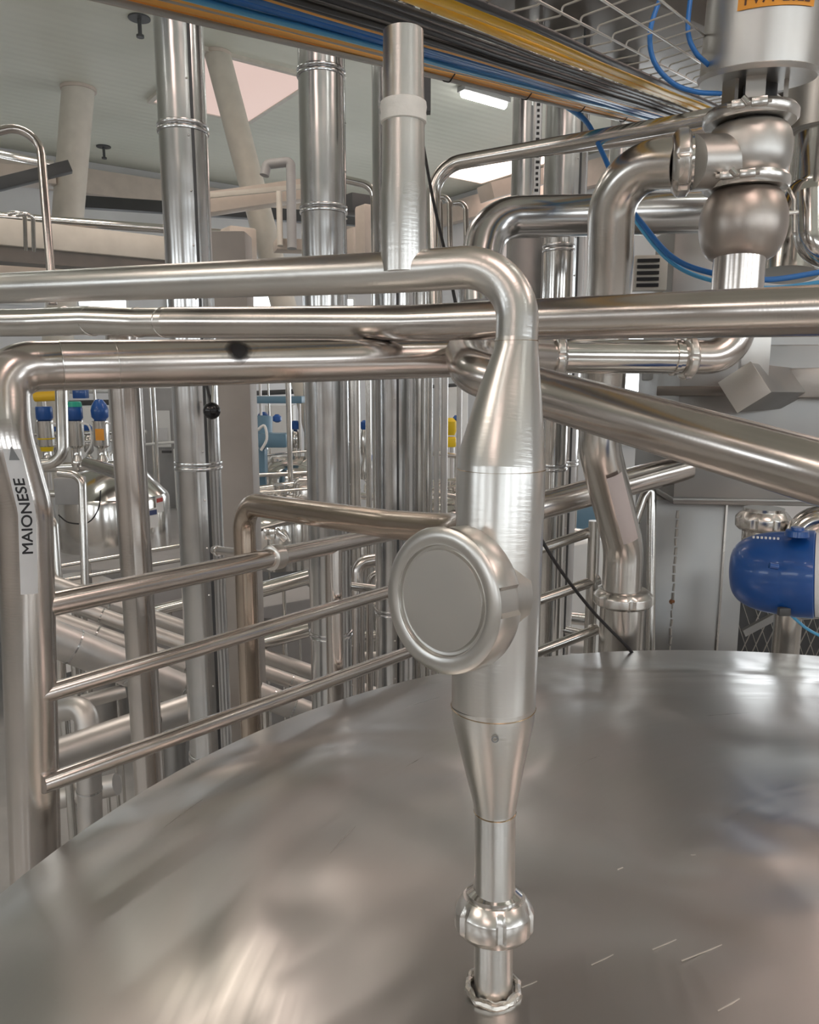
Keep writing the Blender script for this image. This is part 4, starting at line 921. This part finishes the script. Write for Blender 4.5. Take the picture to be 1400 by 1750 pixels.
# far valves with coloured heads
for i, (px, head, lab) in enumerate([(82, M_BLUE, 'far valve with flat blue head, nearest left edge'), (133, M_GREEN, 'far valve with green topped blue head'), (176, M_BLUE, 'far valve with round blue head and orange label')]):
    P = at(px, 790, 8.2); t = thing('far_seat_valve', lab, 'valve', P, 'far valves with coloured heads')
    k = 8.2/F; part(t, 'actuator', lathe(NB(), P+Z*.12, Z, [(0, .05), (.03, .05), (.06, .085), (.32, .085), (.33, .06)], 24), S_POL)
    part(t, 'valve_body', lathe(NB(), P-Z*.1, Z, [(0, .04), (.05, .07), (.12, .07), (.17, .045), (.22, .045)], 24), S_POL)
    if i == 2: part(t, 'head', lathe(NB(), P+Z*.45, Z, [(0, .06), (.03, .085), (.1, .09), (.16, .075), (.21, .04), (.22, 0)], 24), M_BLUE); part(t, 'orange_label', box(NB(), P+Z*.3+Vector((.02, -.087, 0)), (.09, .006, .12)), M_ORLAB)
    else:
        part(t, 'head', lathe(NB(), P+Z*.45, Z, [(0, .07), (.02, .085), (.12, .085), (.14, .08)], 24), M_BLUE)
        if i == 1: part(t, 'head_cap', lathe(NB(), P+Z*.588, Z, [(0, .085), (.05, .075), (.055, .06)], 24), M_GREEN)
    if i == 0: part(t, 'yellow_sleeve', lathe(NB(), P+Z*.12, Z, [(0, .06), (.14, .088), (.15, .06)], 20), M_YELP)
    part(t, 'air_hose', tube(NB(), spline([P+Vector((.08, -.03, .42)), P+Vector((.17, -.05, .38)), P+Vector((.18, -.05, .2)), P+Vector((.1, -.04, .08))], 5), .011, 8), M_WHITE)
solo('far_manifold_pipe', tube(NB(), [at(60, 800, 8.2), at(200, 795, 8.2)], .05, 20), S_POL, 'polished manifold pipe under the far coloured valves', 'pipe', at(130, 800, 8.2))
# cabinet and poster
P = at(295, 780, 12.5); t = thing('control_cabinet', 'tall grey control cabinet with white notice behind clad riser', 'cabinet', P-Z*1.2)
part(t, 'casing', box(NB(), P, (.75, .4, 2.2), bev=.01), M_GREYP); n_ = part(t, 'notice', box(NB(), at(279, 733, 12.2), (.23, .01, .58)), M_WHITE, 'white notice with dark header')
part(n_, 'printed_block', box(NB(), at(280, 712, 12.18), (.14, .008, .11)), M_NAVY); part(n_, 'printed_lines', box(NB(), at(279, 742, 12.18), (.14, .006, .2)), M_LABEL); part(t, 'handle', box(NB(), at(285, 772, 12.2), (.15, .03, .04)), M_DARK)
solo('louvred_cabinet', box(NB(), at(320, 830, 12.3), (.3, .3, 1.2), bev=.005), M_WHITE, 'white panelled cabinet at the left edge of clad riser', 'cabinet', at(320, 895, 12.3))
# wall services (far)
svc = [((80, 690), (340, 684), 14, .05, M_DARK, 'dark conduit run high on far wall under header'), ((80, 668), (340, 664), 14, .06, M_WHITE, 'pale conduit run above the dark one on far wall'),
       ((436, 672), (525, 668), 14, .045, M_DARK, 'dark conduit between square column and bright riser'), ((720, 662), (810, 656), 13, .03, M_DARK, 'dark conduit right of narrow risers on far wall')]
for a_, b_, d_, r, m, lab in svc: solo('wall_conduit', tube(NB(), [at(*a_, d_), at(*b_, d_)], r, 12), m, lab, 'conduit', at(*a_, d_))
solo('yellow_hose_bundle', tube(NB(), [at(60, 678, 9), at(98, 676, 9)], .06, 12), M_YEL, 'yellow bundle under the header at far left', 'hose', at(80, 678, 9))
solo('blue_junction_box', box(NB(), at(138, 672, 12), (.2, .15, .16), bev=.01), M_BLUE, 'small blue box on the far wall beneath header', 'box', at(138, 680, 12))
# grey-blue machine between square column and bright riser
P = at(470, 760, 9.5); t = thing('grey_blue_machine', 'grey-blue gear motor machine seen between square column and bright riser', 'machine', P-Z*.6)
part(t, 'frame', box(NB(), at(478, 683, 10), (.62, .3, .09), bev=.01), M_MACH)
part(t, 'motor', tube(NB(), [at(448, 712, 9.8), at(448, 750, 9.8)], .13, 24), M_MACH); part(t, 'gearbox', box(NB(), at(468, 752, 9.6), (.36, .3, .17), bev=.02), M_MACH)
part(t, 'leg', box(NB(), at(447, 800, 9.7), (.13, .2, .5), bev=.01), M_MACH)
part(t, 'blue_knob', lathe(NB(), at(474, 722, 9.4), Z, [(0, .02), (.02, .055), (.07, .055), (.1, .02)], 16), M_BLUE)
part(t, 'hose', tube(NB(), spline([at(440, 735, 9.3), at(452, 728, 9.3), at(456, 750, 9.3), at(446, 770, 9.3)], 5), .018, 8), M_WHITE)
# shiny tank group
for i, (px, py, d_, R, lab) in enumerate([(480, 870, 8.5, .55, 'bright domed tank top under slim bent pipe'), (505, 800, 10.5, .5, 'distant domed tank top right of grey-blue machine'), (776, 860, 9, .42, 'small domed tank left of the standpipe body'), (630, 905, 9.5, .5, 'domed tank between the two clad risers')]):
    P = at(px, py, d_); t = thing('domed_tank', lab, 'tank', P-Z*.9)
    part(t, 'shell', lathe(NB(), P-Z*.85, Z, [(-(P.z-.852-(zD if -7.8 < P.x < -.6 and 8 < P.y < 14.4 else zD-.2 if -.4 < P.x < 2.8 and 9.5 < P.y < 14.9 else 0)), R), (.75, R), (.85, R*.93), (.95, R*.7), (1.0, R*.4), (1.02, .08), (1.12, .08)], 44), S_POL)
    part(t, 'manway', lathe(NB(), P+Z*.1+Vector((-R*.4, -R*.2, -.03)), Z, [(0, .13), (.08, .13), (.1, .1)], 24), S_NUT)
    part(t, 'spray_pipe', tube(NB(), bend([P+Vector((R*.3, 0, .1)), P+Vector((R*.3, 0, .32)), P+Vector((R*.9, 0, .32))], .06), .025, 12), S_POL)
    part(t, 'hoop_rail', tube(NB(), bend([P+Vector((-R*.8, -.3, .0)), P+Vector((-R*.8, -.3, .2)), P+Vector((R*.9, -.3, .28)), P+Vector((R*.9, -.3, .0))], .06), .016, 10), S_POL)
# yellow valve
P = at(770, 748, 9); t = thing('yellow_valve', 'yellow valve head far behind, left of standpipe shoulder', 'valve', P-Z*.1)
part(t, 'head', lathe(NB(), P+Z*.03, Z, [(0, .05), (.05, .07), (.16, .07), (.2, .03)], 20), M_YELP); part(t, 'body', box(NB(), P-Z*.05, (.13, .12, .12), bev=.02), M_YELP); part(t, 'blue_cover', lathe(NB(), P+Vector((.07, .05, .12)), Z, [(0, .04), (.1, .05), (.14, .02)], 16), M_BLUE)
# thin vertical hanging lines and valves in the gap between risers (600-640)
for i, (px, w_, lab) in enumerate([(606, 20, 'pale hanging pipe just right of bright clad riser'), (630, 10, 'thin hanging pipe left of the wide clad riser')]):
    vpipe('hanging_pipe', lab, px, 760, 7.5, w_, 540, 4000, S_PIPE, group='hanging pipes between risers')
P = at(624, 735, 7.8); t = thing('far_seat_valve', 'small far valve with violet-blue head between the clad risers', 'valve', P)
part(t, 'head', lathe(NB(), P, Z, [(0, .03), (.02, .045), (.08, .045), (.1, .02)], 14), M_BLUE); part(t, 'body', lathe(NB(), P-Z*.5, Z, [(0, .05), (.1, .07), (.2, .03), (.3, .06), (.45, .05), (.52, .03)], 14), S_POL)
# U pipes and bits behind rail post
solo('twin_elbow_pipe', tube(NB(), bend([at(655, 955, 4.8), at(612, 962, 4.8), at(612, 1190, 4.8)], .08), .042, 20), S_WARM, 'elbowed pipe dropping just right of the rail post', 'pipe', at(612, 1180, 4.8))
solo('twin_elbow_pipe', tube(NB(), bend([at(680, 975, 4.9), at(632, 982, 4.9), at(632, 1190, 4.9)], .06), .022, 16), S_WARM, 'thinner elbowed pipe beside the one right of rail post', 'pipe', at(632, 1180, 4.9))
solo('horizontal_branch', tube(NB(), [at(585, 1000, 4.5), at(690, 1012, 4.6)], .026, 20), S_POL, 'short bright horizontal pipe right of the rail post', 'pipe', at(640, 1006, 4.6))
for i, (a_, b_, d_, w_, lab) in enumerate([((440, 1010), (530, 985), 6.2, 26, 'pale pipe seen between bent pipe and rail post, upper'), ((440, 1100), (530, 1075), 6.0, 26, 'pale pipe seen between bent pipe and rail post, lower'), ((250, 1048), (330, 1028), 6.4, 20, 'bright pipe left of the clad riser under the top rail'), ((930, 1050), (1010, 1060), 5.5, 22, 'bright pipe in gap between right guard rail bars'), ((930, 1070), (1010, 1085), 5.0, 16, 'darker pipe low in gap between right guard rail bars')]):
    o = solo('crossing_pipe', tube(NB(), [at(*a_, d_), at(*b_, d_)], w_/2*d_/F, 20), S_POL, lab, 'pipe', at(*a_, d_)); support(o, at(*a_, d_).lerp(at(*b_, d_), .5))
# fill of floor-level clutter: low grey plinths
for i, (px, py, d_, s_, lab) in enumerate([(480, 1045, 6.8, (.7, .5, .3), 'grey plinth behind the slim bent pipe'), (290, 1010, 7.2, (.6, .5, .2), 'grey plinth left of clad riser'), (965, 975, 6, (.5, .4, .5), 'white louvred unit between right rail bars')]):
    q = at(px, py, d_); q.z = q.z+s_[2]/2; solo('equipment_plinth', box(NB(), Vector((q.x, q.y, q.z/2+.002)), (s_[0], s_[1], q.z), U, V, .02), M_GREYP if i < 2 else M_WHITE, lab, 'plinth', Vector((q.x, q.y, 0)))
P = at(985, 880, 8); solo('pale_machine_cover', box(NB(), P, (.8, .4, .35), bev=.04), M_MACH, 'grey-blue machine cover seen left of the offset drop pipe', 'machine', P-Z*.2)

LB = 'thin polished pipe among the crowded far process lines'
for i, (px, y0_, y1_, d_, r) in enumerate([(72, 655, 1000, 10, .03), (118, 700, 900, 10.5, .02), (160, 650, 780, 10.5, .018), (186, 650, 820, 11, .02), (255, 650, 800, 11, .015), (262, 655, 760, 10.2, .02), (444, 640, 900, 10.8, .02), (458, 640, 700, 11.4, .015), (492, 640, 880, 8.8, .032), (512, 690, 880, 11, .02), (520, 640, 860, 10.2, .02), (601, 640, 880, 9.8, .02), (640, 640, 880, 10.6, .025), (736, 640, 900, 10, .02), (752, 640, 900, 9.4, .02), (773, 760, 900, 9.8, .03), (940, 640, 900, 8, .03), (985, 760, 1000, 7, .03), (1062, 780, 960, 8, .02)]):
    P = at(px, y0_, d_); Q = Vector((P.x, P.y, z_at(P, y1_)))
    b_ = tube(NB(), [Vector((P.x, P.y, .002)), P], r, 12)
    solo('process_line', b_, S_POL if i % 3 else S_MATT, LB, 'pipe', Vector((P.x, P.y, 0)), 'far process lines')
LB2 = 'thin level pipe crossing the crowded far process area'
for i, (a_, b2, d_, r, m) in enumerate([((60, 742), (250, 738), 10.5, .03, S_POL), ((60, 758), (200, 752), 9.6, .02, S_POL), ((60, 842), (130, 846), 9, .04, S_POL), ((245, 760), (345, 752), 11, .02, M_WHITE), ((250, 700), (345, 704), 13, .02, M_DARK), ((440, 838), (525, 826), 8.6, .05, S_POL), ((440, 812), (525, 808), 9.6, .03, S_POL), ((440, 786), (525, 792), 10.4, .035, M_WHITE), ((440, 905), (530, 880), 7.9, .03, S_POL), ((440, 900), (530, 905), 8.6, .02, S_POL), ((600, 845), (640, 850), 9, .04, S_POL), ((740, 775), (785, 780), 9, .03, S_POL), ((740, 826), (785, 822), 9, .04, S_POL), ((740, 842), (785, 850), 8.6, .03, S_POL), ((930, 905), (1010, 915), 7, .05, S_POL), ((930, 1000), (1010, 1008), 6, .03, S_POL), ((930, 1018), (1010, 1024), 6, .045, S_POL), ((930, 1100), (1010, 1104), 5.5, .06, S_MATT), ((585, 1040), (690, 1030), 5.8, .03, S_POL), ((585, 1090), (690, 1084), 5.6, .04, S_POL), ((585, 1122), (690, 1120), 5.2, .03, S_MATT), ((100, 1160), (215, 1130), 6, .03, M_DARK), ((100, 1330), (215, 1290), 5.4, .05, S_MATT), ((95, 1365), (200, 1340), 4.9, .07, S_MATT), ((440, 1060), (525, 1062), 6.4, .02, M_DARK)]):
    A, B = at(*a_, d_), at(*b2, d_); o = solo('process_line', tube(NB(), [A, B], r, 14), m, LB2, 'pipe', A, 'far level process lines')
    support(o, A.lerp(B, .2), r=.012); support(o, A.lerp(B, .85), r=.012)
for i, (px, py, hd) in enumerate([(98, 745, M_BLUE), (150, 742, M_BLUE), (202, 748, M_BLUE), (450, 720, M_BLUE), (628, 790, M_BLUE), (505, 735, M_BLUE)]):
    P = at(px, py, 11.4); t = thing('small_far_valve', 'tiny far valve with blue head in the crowded process area', 'valve', P, 'tiny far valves')
    part(t, 'head', lathe(NB(), P, Z, [(0, .03), (.02, .07), (.10, .075), (.14, .04)], 14), hd)
    part(t, 'body', lathe(NB(), P-Z*.45, Z, [(-(P.z-.452), .012), (0, .012), (.01, .06), (.1, .06), (.15, .03), (.2, .07), (.4, .07), (.45, .03)], 14), S_POL)
for i, (px, py, s_, m, lab) in enumerate([(120, 720, (1.2, .3, .5), M_WHITE, 'pale panel behind the far coloured valves'), (480, 712, (.5, .3, .4), M_WHITE, 'white panel behind the grey-blue machine'), (775, 700, (.5, .2, .9), M_WHITE, 'tall white panel behind the thin conduits'), (1090, 930, (.6, .3, .3), M_MACH, 'grey-blue box behind the hoop of the right guard rail')]):
    P = at(px, py, 13.6 if i < 3 else 8); solo('wall_panel_box', box(NB(), Vector((P.x, P.y, (P.z+s_[2]/2)/2+.002)), (s_[0], s_[1], P.z+s_[2]/2), bev=.01), m, lab, 'cabinet', Vector((P.x, P.y, 0)))
